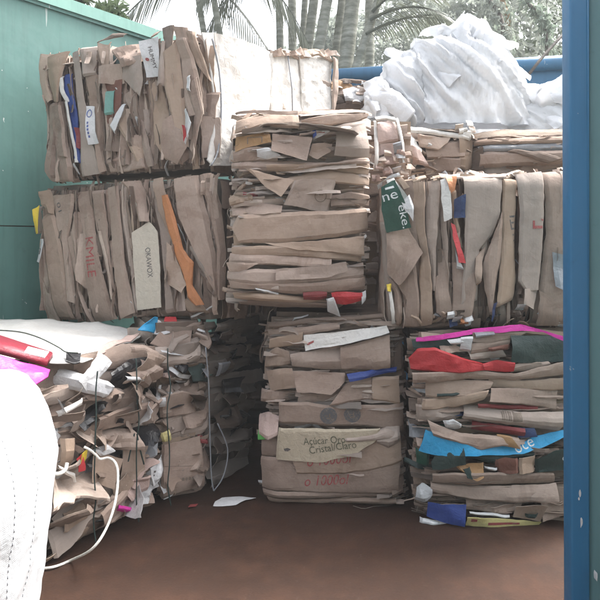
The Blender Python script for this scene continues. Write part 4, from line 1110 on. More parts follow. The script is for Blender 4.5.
# container corner: side wall runs along (.61,.79)
WD = np.array([.6112, .7915]); WN = np.array([.7915, -.6112]); W0 = np.array([-1.95, 4.35])
def wallp(t, z=0.0, off=0.0):
    p = W0 + WD * t + WN * off; return np.array([p[0], p[1], z])
TC = 2.98
corner = wallp(TC)
ED = np.array([2.36, -.5, 0]); ED /= np.linalg.norm(ED)
EN = np.array([ED[1], -ED[0], 0])
endR = corner + ED * 4.6
quadmesh('floor', [tuple(wallp(-6)), (4.6, -3, 0), tuple(endR), tuple(corner)][::1], 'rusty_floor', 'structure')
c0 = wallp(0)
cont = empty('waste_container', c0, 'open topped steel container with green side wall at left and blue rail at the back', 'container')
def slab(p, q, z0, z1, th, nrm):
    p = np.array(p, float)[:3]; q = np.array(q, float)[:3]; n = np.array([nrm[0], nrm[1], 0]) * th
    V = []
    for z in (z0, z1):
        for a, o in ((p, 0), (q, 0), (q, 1), (p, 1)):
            v = a - n * o; V.append((v[0], v[1], z))
    return np.array(V), [(0,1,5,4),(1,2,6,5),(2,3,7,6),(3,0,4,7),(4,5,6,7),(3,2,1,0)]
def gridwall(p, q, z0, z1, nrm, th, amp, nx, nz):
    """slightly dented steel sheet"""
    p = np.array(p, float); q = np.array(q, float); n = np.array([nrm[0], nrm[1], 0])
    A, Bz = np.meshgrid(np.linspace(0, 1, nx), np.linspace(0, 1, nz), indexing='ij')
    P = p[None, None] * (1 - A[..., None]) + q[None, None] * A[..., None]; P = P.copy(); P[..., 2] = z0 + (z1 - z0) * Bz
    d = amp * fbm(P * 1.3, 3.3, 3)
    P = P + n * d[..., None]; P = P.reshape(-1, 3)
    idx = np.arange(nx * nz).reshape(nx, nz)
    f = np.stack([idx[:-1,:-1], idx[1:,:-1], idx[1:,1:], idx[:-1,1:]], -1).reshape(-1, 4)
    Bk = P - n * th
    F = [tuple(x) for x in f] + [tuple(x[::-1] + nx*nz) for x in f]
    return np.concatenate([P, Bk]), F
TOPZ = 3.33
for nm, za, zb in (('wall_panel', 0.0, 1.595), ('wall_panel', 1.603, TOPZ - .09)):
    mb = MB(); v, f = gridwall(wallp(-6), wallp(TC), za, zb, WN, .03, .006, 90, 24); mb.add(v, f); mb.build(nm, 'green_paint', cont, c0)
mb = MB(); v, f = slab(wallp(-6, 0, -.012), wallp(TC, 0, -.012), 1.58, 1.618, .03, WN); mb.add(v, f); mb.build('seam_backing', 'brown_dark', cont, c0)
mb = MB(); v, f = slab(wallp(-6, 0, .035), wallp(TC, 0, .035), TOPZ - .09, TOPZ, .12, WN); mb.add(v, f); o = mb.build('top_rail', 'green_paint_light', cont, c0, False)
mb = MB(); v, f = slab(wallp(-6, 0, .02), wallp(TC, 0, .02), TOPZ - .115, TOPZ - .091, .06, WN); mb.add(v, f); mb.build('rail_lip', 'green_paint', cont, c0, False)
mb = MB(); v, f = gridwall(corner, endR, 0, TOPZ - .1, EN, .03, .006, 60, 24); mb.add(v, f); mb.build('end_panel', 'rail_blue', cont, c0)
v, f = tube([corner + UP * (TOPZ - .03) + EN * .02, endR + UP * (TOPZ - .03) + EN * .02], .075, 20)
mb = MB(); mb.add(v, f); mb.build('end_rail', 'rail_blue', cont, c0)
for k in range(4):
    p = corner + ED * (.6 + 1.2 * k)
    mb = MB(); v, f = slab(p + EN * .06, p + ED * .08 + EN * .06, 0, TOPZ - .11, .055, EN); mb.add(v, f); mb.build('end_post', 'rail_blue', cont, c0, False)

# added building, unseen behind the camera, blocks low sky light on the bales
simple('render_wall', [(.3, (.30, .29, .27)), (.7, (.42, .41, .38))], 1.5, .85); simple('roof_tin', [(.3, (.16, .15, .14)), (.7, (.26, .25, .24))], 3, .6)
yb = np.array([0.0, -6.0, 0.0])
yard = empty('sky_blocker', yb, 'unseen added building behind the camera that blocks low sky light from the bales', 'building')
mb = MB(); v, f = box((0, -8.0, 2.6), (14, 2.0, 2.6)); mb.add(v, f); mb.build('wall', 'render_wall', yard, yb, False)
mb = MB(); v, f = box((0, -7.6, 5.32), (14.6, 3.0, .10)); mb.add(v, f); mb.build('roof', 'roof_tin', yard, yb, False)
mb = MB(); v, f = box((-2.5, -5.97, 1.3), (1.4, .03, 1.3)); mb.add(v, f); mb.build('door', 'rail_blue', yard, yb, False)

# blue and green door edge on the right, near the camera
pd = at(574, 300, 2.15); pb = np.array([pd[0], pd[1], 0])
door = empty('container_door', pb, 'blue steel post with a scuffed dark green panel at the right edge of the view', 'steel door')
mb = MB()
XL = at(565.5, 300, 2.15)[0]; XR = at(583.5, 300, 2.15)[0]
bm = bmesh.new(); bmesh.ops.create_cube(bm, size=1)
for v in bm.verts: v.co = ((XL + XR) / 2 + v.co.x * (XR - XL) + (.008 if v.co.z < 0 else -.003), 2.15 + v.co.y * .07, 1.65 + v.co.z * 3.3)
bmesh.ops.bevel(bm, geom=bm.edges[:], offset=.008, segments=3, affect='EDGES', profile=.5)
bm.verts.index_update(); mb.add([v.co[:] for v in bm.verts], [tuple(v.index for v in q.verts) for q in bm.faces]); bm.free()
mb.build('door_post', 'blue_paint', door, pb)
mb = MB(); v, f = gridwall((XR + .004, 2.135, 0), (XR + .9, 1.35, 0), 0, 3.3, (-.66, -.75), .02, .004, 20, 50); mb.add(v, f)
mb.build('door_panel', 'post_green', door, pb)
v, f = tube([(XR + .003, 2.125, 0.0), (XR + .001, 2.125, 3.3)], .006, 8); mb = MB(); mb.add(v, f); mb.build('weld_seam', 'blue_paint', door, pb)
# chipped paint flecks
mb = MB()
for (x, y, w, h) in ((580,493,1.3,4),(579,499,.8,2),(581.5,523,1.3,5),(582.2,529,1,3),(597,577,.6,4)):
    pl = []
    dd = 2.15 - .037 if x < 582 else 2.13 - (x - 583) * .0035 - .003
    for k in range(9):
        a = 6.2832 * k / 9; r = random.uniform(.6, 1.15); q = at(x + math.cos(a) * w * r, y + math.sin(a) * h * r, dd); pl.append(q)
    pl = np.array(pl); n0 = len(pl); b2 = pl + np.array([0, .02, 0])
    mb.add(np.concatenate([pl, b2]), [tuple(range(n0))] + [(i, (i+1) % n0, n0 + (i+1) % n0, n0 + i) for i in range(n0)])
o = mb.build('chipped_paint', 'white_paper', door, pb, False); o['kind'] = 'stuff'

# ---------------------------------------------------------------- loose things
# white bulk bag
def bulk_bag():
    c = np.array([-1.388, 2.02]); base = np.array([c[0], c[1], 0])
    bag = empty('bulk_bag', base, 'big white woven bulk bag standing at the left edge in front of the wired bales', 'bulk bag')
    prof = [(.0, .40), (.03, .425), (.15, .445), (.30, .465), (.5, .49), (.65, .508), (.75, .515), (.82, .503), (.88, .485), (.94, .462), (.985, .442), (1.02, .42), (1.045, .39), (1.05, .30), (1.02, .15), (1.0, .0)]
    n = 96; V = []; UVv = []
    zz = np.array([p[0] for p in prof]) * .932; rr = np.array([p[1] for p in prof])
    d = np.r_[0, np.cumsum(np.hypot(np.diff(zz), np.diff(rr)))]; M = 70; s = np.linspace(0, d[-1], M)
    Z = np.interp(s, d, zz); R = np.interp(s, d, rr)
    for i in range(M):
        for k in range(n):
            a = 2 * math.pi * k / n; cx, sx = math.cos(a), math.sin(a)
            q = (abs(cx) ** 3.2 + abs(sx) ** 3.2) ** (-1 / 3.2)
            x, y = cx * q * R[i], sx * q * R[i]
            V.append((x, y, Z[i])); UVv.append((k / n * 3.4, s[i]))
    V = np.array(V); nrm = np.stack([V[:, 0], V[:, 1], 0 * V[:, 2]], 1); nrm /= np.linalg.norm(nrm, axis=1)[:, None] + 1e-6
    q = V * np.array([4, 4, 2.2]); disp = .020 * fbm(q, 4.2, 3) + .011 * ridge(V * np.array([6, 6, 2.5]), 1.7, 2) + .006 * ridge(V * np.array([5, 5, 14]), 2.9, 2) * np.clip(vn(V * 3, 4) + .3, 0, 1)
    V = V + nrm * disp[:, None]; V[:, 2] += .012 * fbm(V * 5, 9, 2) * (V[:, 2] > .5)
    F = [(i*n+k, i*n+(k+1) % n, (i+1)*n+(k+1) % n, (i+1)*n+k) for i in range(M-1) for k in range(n)] + [tuple(range(n))[::-1]]
    rot = .25; Rm = np.array([[math.cos(rot), -math.sin(rot), 0], [math.sin(rot), math.cos(rot), 0], [0, 0, 1]])
    V = V @ Rm.T
    mb = MB(); mb.add(V + base, F, .5, None, UVv); mb.build('bag_body', 'woven_bag', bag, base)
    G = V.reshape(M, n, 3)
    for k0 in (62, 66, 72, 77, 81, 86, 90):
        mb = MB()
        P = G[2:56, k0] * np.array([1.0, 1.0, 1]); nn = P.copy(); nn[:, 2] = 0; nn /= np.linalg.norm(nn, axis=1)[:, None]
        P = P + nn * .001 + base
        for i in range(0, len(P) - 1):
            v, f = tube([P[i] * .8 + P[i+1] * .2, P[i] * .3 + P[i+1] * .7], .0014, 5); mb.add(v, f)
        mb.build('stitched_seam', 'seam_thread', bag, base)
    for k0 in (14, 38, 62, 86):     # lifting loops folded on top
        p = G[56, k0] + base; q = G[56, (k0 + 8) % n] + base
        mb = MB(); v, f = tube([p + UP*-.10, p + UP*-.03, (p+q)/2 + UP*-.005, q + UP*-.03, q + UP*-.10], .012, 8, sub=6); mb.add(v, f)
        mb.build('lifting_loop', 'woven_bag', bag, base)
bulk_bag()
# white cord
CP = [ground(30, 571) + UP*.01, ground(52, 570) + UP*.012, ground(72, 563) + UP*.015]
for x, y, d in ((92,549,2.66),(106,529,2.70),(115,503,2.76),(118,478,2.84),(116,464,2.88),(109,458,2.92),(100,459,2.91),(96,455,2.9),(90,450,2.88),(84,447,2.87)): CP.append(at(x, y, d))
v, f = tube(CP, .006, 9, sub=8); mb = MB(); mb.add(v, f)
o = mb.build('plastic_rope', 'white_cord_mat'); tag(o, 'white cord looping from the floor by the bulk bag up onto the nearest wired bale', 'cord')
v, f = tube([at(48,473,2.72), at(58,474,2.74), at(65,470,2.78), at(67,463,2.8)], .009, 9, sub=6); mb = MB(); mb.add(v, f)
o = mb.build('plastic_rope', 'white_cord_mat'); tag(o, 'short hooked end of white cord sticking out beside the middle of the bulk bag', 'cord')
# white sheet lying on the lower left bales
def topsheet(name, poly_rows, mat, label, cat, amp=.02, seed=1.0, thk=.006):
    """rows of (x px, y px, depth): front row to back row, real positions"""
    rows = [smooth_chain([at(*p) for p in r], 8) for r in poly_rows]
    n = min(len(r) for r in rows); rows = [resample3(r, 40) for r in rows]
    R = np.array(rows); k = 30
    tt = np.linspace(0, len(rows) - 1, k); G = np.array([[smooth_at(R[:, j], t) for j in range(40)] for t in tt])
    P = G.reshape(-1, 3); P = P + np.array([0, 0, 1]) * (amp * fbm(P * 5, seed, 3) + amp*.6 * ridge(P * 6, seed + 3, 2))[:, None]
    idx = np.arange(k * 40).reshape(k, 40); q = np.stack([idx[:-1,:-1], idx[:-1,1:], idx[1:,1:], idx[1:,:-1]], -1).reshape(-1, 4)
    lo = P - np.array([0, 0, thk]); loop = np.r_[idx[:, 0], idx[-1, 1:], idx[-2::-1, -1], idx[0, -2:0:-1]]; K = len(P)
    F = [tuple(x) for x in q] + [tuple(x[::-1] + K) for x in q] + [(loop[i], loop[(i+1) % len(loop)], loop[(i+1) % len(loop)] + K, loop[i] + K) for i in range(len(loop))]
    mb = MB(); mb.add(np.concatenate([P, lo]), F, .5); o = mb.build(name, mat); return tag(o, label, cat)
def resample3(P, n):
    d = np.r_[0, np.cumsum(np.linalg.norm(np.diff(P, axis=0), axis=1))]; s = np.linspace(0, d[-1], n)
    return np.stack([np.interp(s, d, P[:, k]) for k in range(3)], 1)
def smooth_at(C, t):
    i = int(min(math.floor(t), len(C) - 2)); f = t - i; return C[i] * (1 - f) + C[i+1] * f
topsheet('white_sheet', [[(-30,362,2.75),(30,361,2.8),(78,364,2.95),(100,356,3.15),(120,350,3.35),(140,338,3.5)],
                         [(-30,352,2.95),(30,350,3.0),(80,350,3.15),(110,345,3.3),(128,342,3.45),(142,335,3.6)],
                         [(-30,328,3.5),(30,327,3.5),(80,329,3.55),(115,333,3.6),(130,334,3.7),(144,331,3.75)],
                         [(-30,321,3.9),(30,319,3.9),(60,321,3.9),(100,324,3.9),(128,328,3.85),(146,328,3.85)]],
         'white_board', 'wide off-white plastic sheet spread over the top of the lower left wired bales', 'plastic sheet', .012)
def fixedbox(name, cpts, mat, label, cat, h):
    top = np.array(cpts); n = len(top); bot = top - UP * h
    V = np.concatenate([top, bot]); F = [tuple(range(n)), tuple(range(2*n-1, n-1, -1))] + [(i, n+i, n+(i+1) % n, (i+1) % n) for i in range(n)]
    bm = bmesh.new(); vs = [bm.verts.new(v) for v in V]; [bm.faces.new([vs[i] for i in q]) for q in F]
    bmesh.ops.recalc_face_normals(bm, faces=bm.faces); bmesh.ops.bevel(bm, geom=bm.edges[:], offset=.003, segments=2, affect='EDGES')
    bm.verts.index_update(); mb = MB(); mb.add([v.co[:] for v in bm.verts], [tuple(v.index for v in q.verts) for q in bm.faces]); bm.free()
    o = mb.build(name, mat); return tag(o, label, cat)
bxo = fixedbox('flat_box', [at(-45,336,2.52), at(47,360,2.68), at(53,352,2.84), at(-30,325,2.78)], 'maroon_box',
         'maroon red flat box with a white label lying behind the top of the bulk bag', 'box', .03)
q4 = [at(24,353.2,2.655), at(44.5,358.2,2.69), at(49,352.4,2.81), at(28,347.2,2.775)]
mb = MB(); top = np.array(q4) + UP*.004; mb.add(np.concatenate([top, top - UP*.03]), [(0,1,2,3),(0,4,5,1),(1,5,6,2),(2,6,7,3),(3,7,4,0)])
mb.build('paper_label', 'white_paper', bxo, (0, 0, 0), False)
topsheet('magenta_sheet', [[(-30,394,2.40),(10,390,2.46),(30,386,2.50),(42,380,2.54),(48,376,2.58)], [(-30,372,2.44),(0,372,2.48),(20,374,2.52),(42,373,2.58),(49,372,2.62)],
                           [(-30,350,2.50),(0,356,2.55),(25,363,2.60),(44,368,2.66),(50,369,2.69)]],
         'magenta_film', 'bright magenta plastic sheet sticking out from under the maroon box behind the bulk bag', 'plastic sheet', .008, 4.0)
v, f = tube([at(-5,330,2.9), at(20,332,2.92), at(40,338,2.94), at(58,347,2.97), at(66,352,2.98), at(78,353,2.96)], .0036, 8, sub=6); mb = MB(); mb.add(v, f)
o = mb.build('dark_cord', 'dark_cord'); tag(o, 'thin dark cord lying across the off-white plastic sheet', 'cord')
topsheet('black_strip', [[(66,360,2.9),(74,362,2.92),(80,361,2.95)], [(66,352,2.98),(74,354,3.0),(81,353,3.02)]], 'black_film', 'small dark torn strip at the front edge of the off-white plastic sheet', 'scrap', .01, 5)
topsheet('packaging_scrap', [[(138,330,3.42),(148,331,3.45),(154,333,3.5)], [(144,324,3.46),(151,324,3.5),(157,326,3.53)], [(153,318,3.5),(155,317,3.52),(158,318,3.54)]], 'cyan_print',
         'bright blue scrap of packaging on top of the darker wired bale', 'scrap', .006, 2)
topsheet('packaging_scrap', [[(152,334,3.5),(162,335,3.52),(170,333,3.54)], [(156,326,3.52),(163,327,3.54),(168,329,3.56)], [(157,319,3.54),(160,320,3.55),(163,323,3.56)]], 'white_paper',
         'white crumpled cone of packaging beside the bright blue scrap', 'scrap', .01, 3)
topsheet('packaging_scrap', [[(164,322,3.6),(170,323,3.6),(177,322,3.6)], [(165,317,3.65),(170,317,3.65),(176,317,3.65)]], 'red_print',
         'small red scrap of packaging on top of the darker wired bale', 'scrap', .01, 6)
topsheet('cardboard_flap', [[(150,345,3.45),(172,348,3.5),(190,346,3.54)], [(160,333,3.52),(175,334,3.56),(192,332,3.6)], [(165,326,3.6),(180,325,3.62),(200,323,3.64)]], 'cardboard',
         'bent brown cardboard flap on top of the darker wired bale below the white cone', 'scrap', .015, 8)
topsheet('cardboard_flap', [[(96,356,3.05),(115,350,3.2),(130,345,3.3)], [(100,350,3.12),(120,343,3.28),(136,340,3.4)], [(112,344,3.3),(126,339,3.4),(140,335,3.5)]], 'pink_paper',
         'torn pinkish flap at the right edge of the off-white plastic sheet', 'scrap', .02, 9)
# sheet of paper on the floor
topsheet('paper_sheet', [[(213,506,3.375),(224,506.5,3.37),(236,505.5,3.38)], [(215,501.5,3.43),(230,501.5,3.43),(246,501,3.44)], [(222,498,3.48),(236,497.5,3.49),(256,498.5,3.475)]], 'white_paper',
         'crumpled white sheet of paper lying on the floor beside the darker wired bale', 'paper', .008, 2, .002)
topsheet('red_scrap', [[(188,507,3.34),(196,506,3.36)], [(190,504.5,3.37),(198,503.5,3.39)]], 'dull_red', 'tiny dull red scrap on the floor in front of the wired bales', 'scrap', .004, 3, .002)

# heaps of bright film
def heap(outline, d0, D, zb, label, seed, amp=.10, n=170, m=100, flaps=34):
    X = [at(x, y, d0) for x, y in outline]
    xs = np.array([p[0] for p in X]); hs = np.array([p[2] - zb for p in X])
    V = []
    for i in range(n):
        x = xs[0] + (xs[-1] - xs[0]) * i / (n - 1); h = max(.02, np.interp(x, xs, hs)); w = D * (.35 + .65 * min(1, h / hs.max()))
        for j in range(m):
            b = math.pi * j / (m - 1); V.append((x, d0 - w * math.cos(b), zb + h * max(0.0, math.sin(b)) ** .75))
    V = np.array(V).reshape(n, m, 3); du = np.gradient(V, axis=0); dv = np.gradient(V, axis=1); nr = np.cross(du, dv); nr /= np.linalg.norm(nr, axis=2)[..., None] + 1e-9
    if nr[n//2, m//3, 1] > 0: nr = -nr
    P = V.reshape(-1, 3)
    a = math.radians(-48); ca, sa = math.cos(a), math.sin(a)
    u = P[:, 0] * ca + P[:, 2] * sa; w = -P[:, 0] * sa + P[:, 2] * ca
    Q = np.stack([u * .55 + .2 * vn(P * 2, 2), w * 4.2 + .55 * vn(P * 1.5, 6), P[:, 1] * 1.6], 1)
    ed = np.minimum(1, np.repeat(np.minimum(np.arange(n), n - 1 - np.arange(n)), m) / 12)
    disp = amp * (ridge(Q, seed, 2) * .75 + .38 * ridge(Q * np.array([1.5, 2.6, 2]) + .3 * vn(P * 3, 8)[:, None], seed + 1, 2) + .16 * ridge(Q * np.array([2, 6.5, 4]), seed + 2, 2)) + .4 * amp * fbm(P * 2.2, seed, 2) + .07 * amp * ridge(P * 8, seed + 4, 2) - amp * .3
    P = P + nr.reshape(-1, 3) * (disp * (.3 + .7 * ed))[:, None]
    idx = np.arange(n * m).reshape(n, m); q = np.stack([idx[:-1,:-1], idx[1:,:-1], idx[1:,1:], idx[:-1,1:]], -1).reshape(-1, 4)
    F = [tuple(x) for x in q] + [tuple(idx[:, 0]), tuple(idx[::-1, -1])]
    b0 = np.array([(xs[0] + xs[-1]) / 2, d0, zb])
    mb = MB(); mb.add(P, F, .5)
    # wrinkled loose layers of the film over the heap
    rs = np.random.RandomState(int(seed * 10))
    for k in range(flaps):
        i = rs.randint(n // 10, n - n // 10); j = rs.randint(m // 12, int(m * .36)); p = V[i, j] - np.array([0, .0, 0]); nn = nr[i, j]
        e1 = np.array([.67, 0, -.74]) + rs.randn(3) * .25; e1 -= nn * np.dot(e1, nn); e1 /= np.linalg.norm(e1); e2 = np.cross(nn, e1)
        Fk = Face(p, e1, e2); l = rs.uniform(.16, .46); wd = l * rs.uniform(.25, .6); rr = lambda: rs.uniform(.7, 1.2)
        A = [(-l/2*rr(), wd/2*rr()), (-l/5, wd/2*rr()), (l/5, wd/2*rr()), (l/2*rr(), wd/2*rr()*.6)]; Cc = [(-l/2*rr(), -wd/2*rr()*.7), (-l/5, -wd/2*rr()), (l/5, -wd/2*rr()), (l/2*rr(), -wd/2*rr())]
        sv, sf, _, _, su, _ = sheet_geo(A, Cc, lift=.018 + rs.uniform(-.01, .03), prof='round', bulge=.03, amp=.012, crease=5, crs=.42, tilt=.03, jit=.010, thk=.0015, endb=.04)
        mb.add(Fk.w(sv), sf, .5, None, su)
    o = mb.build('plastic_film_heap', 'white_film', None, b0); return tag(o, label, 'plastic film')
heap([(364,132),(370,114),(376,100),(385,92),(391,84),(398,71),(406,62),(417,59),(425,50),(432,41),(443,30),(455,26),(467,26),(477,31),(486,42),(496,54),(506,66),(514,80),(522,98),(526,132)],
     4.8, .34, 2.36, 'tall peaked heap of crumpled white plastic film, the highest thing on the right', 2.1)
heap([(500,134),(508,116),(518,104),(530,95),(545,88),(560,83),(580,80),(610,78),(640,95),(660,134)], 4.7, .3, 2.3, 'lower heap of crumpled white plastic film against the blue post', 5.3, .06, flaps=26)
heap([(362,122),(366,106),(372,98),(376,93),(379,86),(383,84),(387,94),(396,100),(404,112),(410,124)], 4.55, .14, 2.4, 'small greyish bunch of plastic film at the left foot of the tall film heap', 7.7, .03, 50, 40, 6)
# loose wrinkled flaps of the same film hanging down the heap
topsheet('plastic_scrap', [[(508,112,4.6),(524,110,4.6),(540,106,4.6)], [(510,98,4.66),(524,95,4.7),(540,97,4.68)], [(512,84,4.74),(526,82,4.76),(542,90,4.74)]], 'grey_film', 'grey torn plastic scrap between the two big film heaps', 'scrap', .03, 4)
v, f = tube([at(526,78,5.3), at(540,60,5.4), at(556,42,5.5), at(575,22,5.6)], .014, 8); mb = MB(); mb.add(v, f)
o = mb.build('metal_rod', 'rust_rod'); tag(o, 'thin dark rod leaning against the blue back rail near the post', 'rod')

# ---------------------------------------------------------------- vegetation
def leafcloud(mb, centers, radii, count, size, rs, droop=.3, tone=(.0, 1.0), asp=.45):
    C = np.array(centers); R = np.array(radii); w = R ** 2; w = w / w.sum()
    ks = rs.choice(len(C), count, p=w)
    d = rs.randn(count, 3); d /= np.linalg.norm(d, axis=1)[:, None]; rad = rs.rand(count) ** .45
    P = C[ks] + d * (R[ks] * rad)[:, None] * np.array([1, 1, .75])
    ax = rs.randn(count, 3) + d * .8 - UP * droop; ax /= np.linalg.norm(ax, axis=1)[:, None]
    sd = np.cross(ax, rs.randn(count, 3)); sd /= np.linalg.norm(sd, axis=1)[:, None]
    L = size * rs.uniform(.6, 1.4, count)[:, None]; nn = np.cross(ax, sd)
    a = P - ax * L * .5; b = P + sd * L * asp * .5 + nn * L * .08; c = P + ax * L * .5; e = P - sd * L * asp * .5 + nn * L * .08
    V = np.stack([a, b, c, e], 1).reshape(-1, 3)
    ctone = rs.uniform(0, .5, len(C))[ks]
    T = np.repeat(np.clip(ctone + rs.uniform(*tone, count) * .6, 0, 1), 4)
    mb.add(V, [(4*i, 4*i+1, 4*i+2, 4*i+3) for i in range(count)], T)
def tree(base, h, rad, nclump, leaves, size, mat, label, seed, low=.2, group='trees and shrubs beyond the container', name='broadleaf_tree', flat=1.0):
    rs = np.random.RandomState(seed); base = np.array(base, float)
    e = empty(name, base, label, 'tree' if 'tree' in name else 'shrub', group)
    cs = []; rr = []
    for k in range(nclump):
        a = rs.rand() * 6.283; z = low + (1 - low) * rs.rand(); prof = math.sin(math.pi * min(.97, max(.12, (z - low) / (1 - low) * .85 + .12))) ** .6
        r = rad * prof * rs.rand() ** .5
        cs.append(base + np.array([math.cos(a) * r, math.sin(a) * r * flat, h * z])); rr.append(rad * rs.uniform(.16, .32))
    mb = MB(); tp = base + np.array([rs.randn() * .2, rs.randn() * .1, h * .75])
    v, f = tube([base, base * .5 + tp * .5 + rs.randn(3) * .1, tp], [.05 * h ** .7, .02 * h ** .7, .01], 8, sub=5); mb.add(v, f)
    mb.build('trunk', 'tree_bark', e, base)
    mb = MB()
    for k in range(0, nclump, 2):
        s = base * (1 - .5) + tp * .5; s = base + (tp - base) * rs.uniform(.15, .9)
        v, f = tube([s, (s + cs[k]) / 2 + np.array([0, 0, .1 * h * .3]), cs[k]], [.018 * h ** .6, .01, .005], 6, sub=3); mb.add(v, f)
    mb.build('branches', 'tree_bark', e, base)
    mb = MB(); leafcloud(mb, cs, rr, leaves, size, rs); mb.build('crown', mat, e, base, False)
    return e
def frond(mb, p0, dirh, length, up, droop, nleaf=34, ll=.5, wid=.03, rs=None, hang=.5, tone=.5):
    """feather leaf: curved midrib with leaflets down both sides"""
    pts = []
    d = np.array([dirh[0], dirh[1], 0.0]); d /= np.linalg.norm(d) + 1e-9
    for k in range(nleaf + 1):
        t = k / nleaf; pts.append(p0 + d * length * (t - .12 * t * t) + UP * (up * t - droop * t * t) * length)
    pts = np.array(pts); v, f = tube(pts, [.022, .012, .004], 6); mb.add(v, f, tone * .6)
    T = np.gradient(pts, axis=0); side = np.cross(d, UP)
    for k in range(2, nleaf + 1):
        t = k / nleaf; L = ll * math.sin(math.pi * (.15 + .8 * t)) ** .6 * rs.uniform(.85, 1.1); tk = T[k] / np.linalg.norm(T[k])
        for sg in (-1, 1):
            ax = sg * side * .8 + tk * .55 - UP * hang * rs.uniform(.6, 1.3); ax /= np.linalg.norm(ax)
            w = np.cross(ax, UP); w = w / (np.linalg.norm(w) + 1e-9) * wid * .5; tip = pts[k] + ax * L - UP * hang * L * .25; m1 = pts[k] + ax * L * .5
            mb.add([pts[k] - w*.4, pts[k] + w*.4, m1 + w, tip, m1 - w], [(0, 1, 2, 4), (4, 2, 3)], np.clip(tone + rs.uniform(-.3, .3), 0, 1))
def palm(x0, y0, x1, y1, d, wpx, label, seed, crown=True, H=6.6, green=False, fr=7):
    """trunk through two photo points at depth d"""
    rs = np.random.RandomState(seed); a = at(x0, y0, d); b = at(x1, y1, d); dirv = (a - b) / (a[2] - b[2])
    base = b - dirv * b[2]; top = b + dirv * (H - b[2]); r = wpx / FPX * d / 2
    base = np.array([base[0], d, 0]); e = empty('palm_tree', base, label, 'palm tree', 'palm trees behind the container')
    mb = MB(); n = 110; P = np.array([base + (top - base) * t + np.array([.05 * math.sin(t * 3 + seed), 0, 0]) * t for t in np.linspace(0, 1, n)])
    R = [r * (1.18 - .25 * t) * (1 + .05 * ((i % 4) == 0) + .02 * rs.randn() * .5) for i, t in enumerate(np.linspace(0, 1, n))]
    v, f = tube(P, R, 14); mb.add(v, f); mb.build('trunk', 'palm_bark', e, base)
    for k in range(fr):
        an = 6.2832 * k / fr + rs.rand(); mb = MB()
        frond(mb, top, (math.cos(an), math.sin(an)), rs.uniform(1.9, 2.6), rs.uniform(.25, .9), rs.uniform(.7, 1.1), 30, .55, .035, rs)
        mb.build('frond', 'leaf_palm', e, base, False)
    return e, top, base
PL = [(200,0,207,46,8.2,5.5,'slim dark palm stem, leftmost of the palms, rising behind the white sunlit bale'),
      (216,0,224,50,8.0,6,'slim dark palm stem just right of the leftmost one'),
      (280,0,281,50,8.6,7,'straight grey palm trunk left of the close cluster'),
      (291,0,292,52,9.0,8,'thick grey palm trunk touching the straight one'),
      (303,0,300,54,8.6,6,'thin pale palm trunk in the middle of the cluster'),
      (313,0,306,54,8.3,9,'grey green palm trunk leaning right in the cluster'),
      (328,0,318,54,8.0,10,'leaning palm trunk at the right of the cluster'),
      (344,0,336,64,8.3,8,'dark narrow palm trunk beside the thickest one'),
      (354,0,347,64,8.0,14,'thickest ringed palm trunk above the blue back rail'),
      (378,0,357,64,7.8,8,'pale palm trunk leaning to the right in front of the foliage'),
      (368,0,368,64,9.2,9,'dark bluish upright palm trunk at the right end of the palms')]
PT = []
for i, p in enumerate(PL): PT.append(palm(*p, seed=40 + i, H=8.6 + .3 * (i % 4), fr=6))
# low fronds seen between the trunks
def lowfronds(k, specs, seed):
    rs = np.random.RandomState(seed); e, top, base = PT[k]
    for (x, y, d, dx, dy, L, up, dr, hang) in specs:
        mb = MB(); frond(mb, at(x, y, d), (dx, dy), L, up, dr, 40, .62, .018, rs, hang, .35); mb.build('frond', 'leaf_palm', e, base, False)
lowfronds(0, [(203,-30,8.15,-.9,-.3,1.5,-.3,.5,.6), (200,-25,8.1,.8,.4,1.6,-.4,.6,.7)], 3)
lowfronds(1, [(222,-42,7.9,.9,-.1,1.3,-.2,.7,.7), (300,-70,7.9,-1,-.15,1.5,-.1,.6,.75)], 4)
lowfronds(2, [(282,-50,8.4,-1,-.2,1.4,-.3,.9,.9)], 8)
lowfronds(9, [(370,20,7.7,.9,-.2,1.2,.5,.6,.3), (366,34,7.7,1,.1,1.1,.6,.4,.3), (372,12,7.7,.7,-.4,1.0,.8,.7,.3)], 5)
# foliage over the wall and beyond
b = wallp(1.2, 0, -1.1); tree((b[0]-.42, b[1]+.3, 0), 4.6, .72, 40, 4200, .12, 'leaf_green', 'leafy green shrub looking over the top of the green wall', 5, .55, name='leafy_shrub')
TR = [(4.4, 12.5, 7.0, 2.4, 110, 16000, .15, 'leaf_grey', 'grey green tree filling the gap right of the film heap, against the blue post'),
      (2.6, 13.5, 6.2, 1.9, 90, 13000, .15, 'leaf_grey', 'pale grey green tree behind the tall film heap'),
      (6.6, 14.0, 8.0, 2.6, 60, 7000, .2, 'leaf_green', 'dark green tree farthest right, mostly hidden by the post'),
      (.7, 15.0, 7.0, 2.0, 80, 9000, .17, 'leaf_grey', 'hazy tree far behind the thick palm trunks'),
      (-.9, 17.0, 6.4, 1.5, 50, 4200, .18, 'leaf_grey', 'hazy low tree far behind the slim palm stems')]
TR += [(1.5, 16.0, 7.4, 1.7, 70, 8000, .17, 'leaf_grey', 'hazy grey tree directly behind the rightmost palm trunks'),
       (-2.6, 15.5, 6.6, 1.2, 40, 3600, .16, 'leaf_grey', 'hazy thin tree glimpsed between the slim palm stems and the green wall'),
       (3.4, 16.5, 8.2, 2.4, 80, 9000, .2, 'leaf_grey', 'tall hazy tree far behind the film heap')]
for i, t in enumerate(TR): tree(t[:2] + (0,), *t[2:8], label=t[8], seed=60 + i, low=.12, flat=.6)
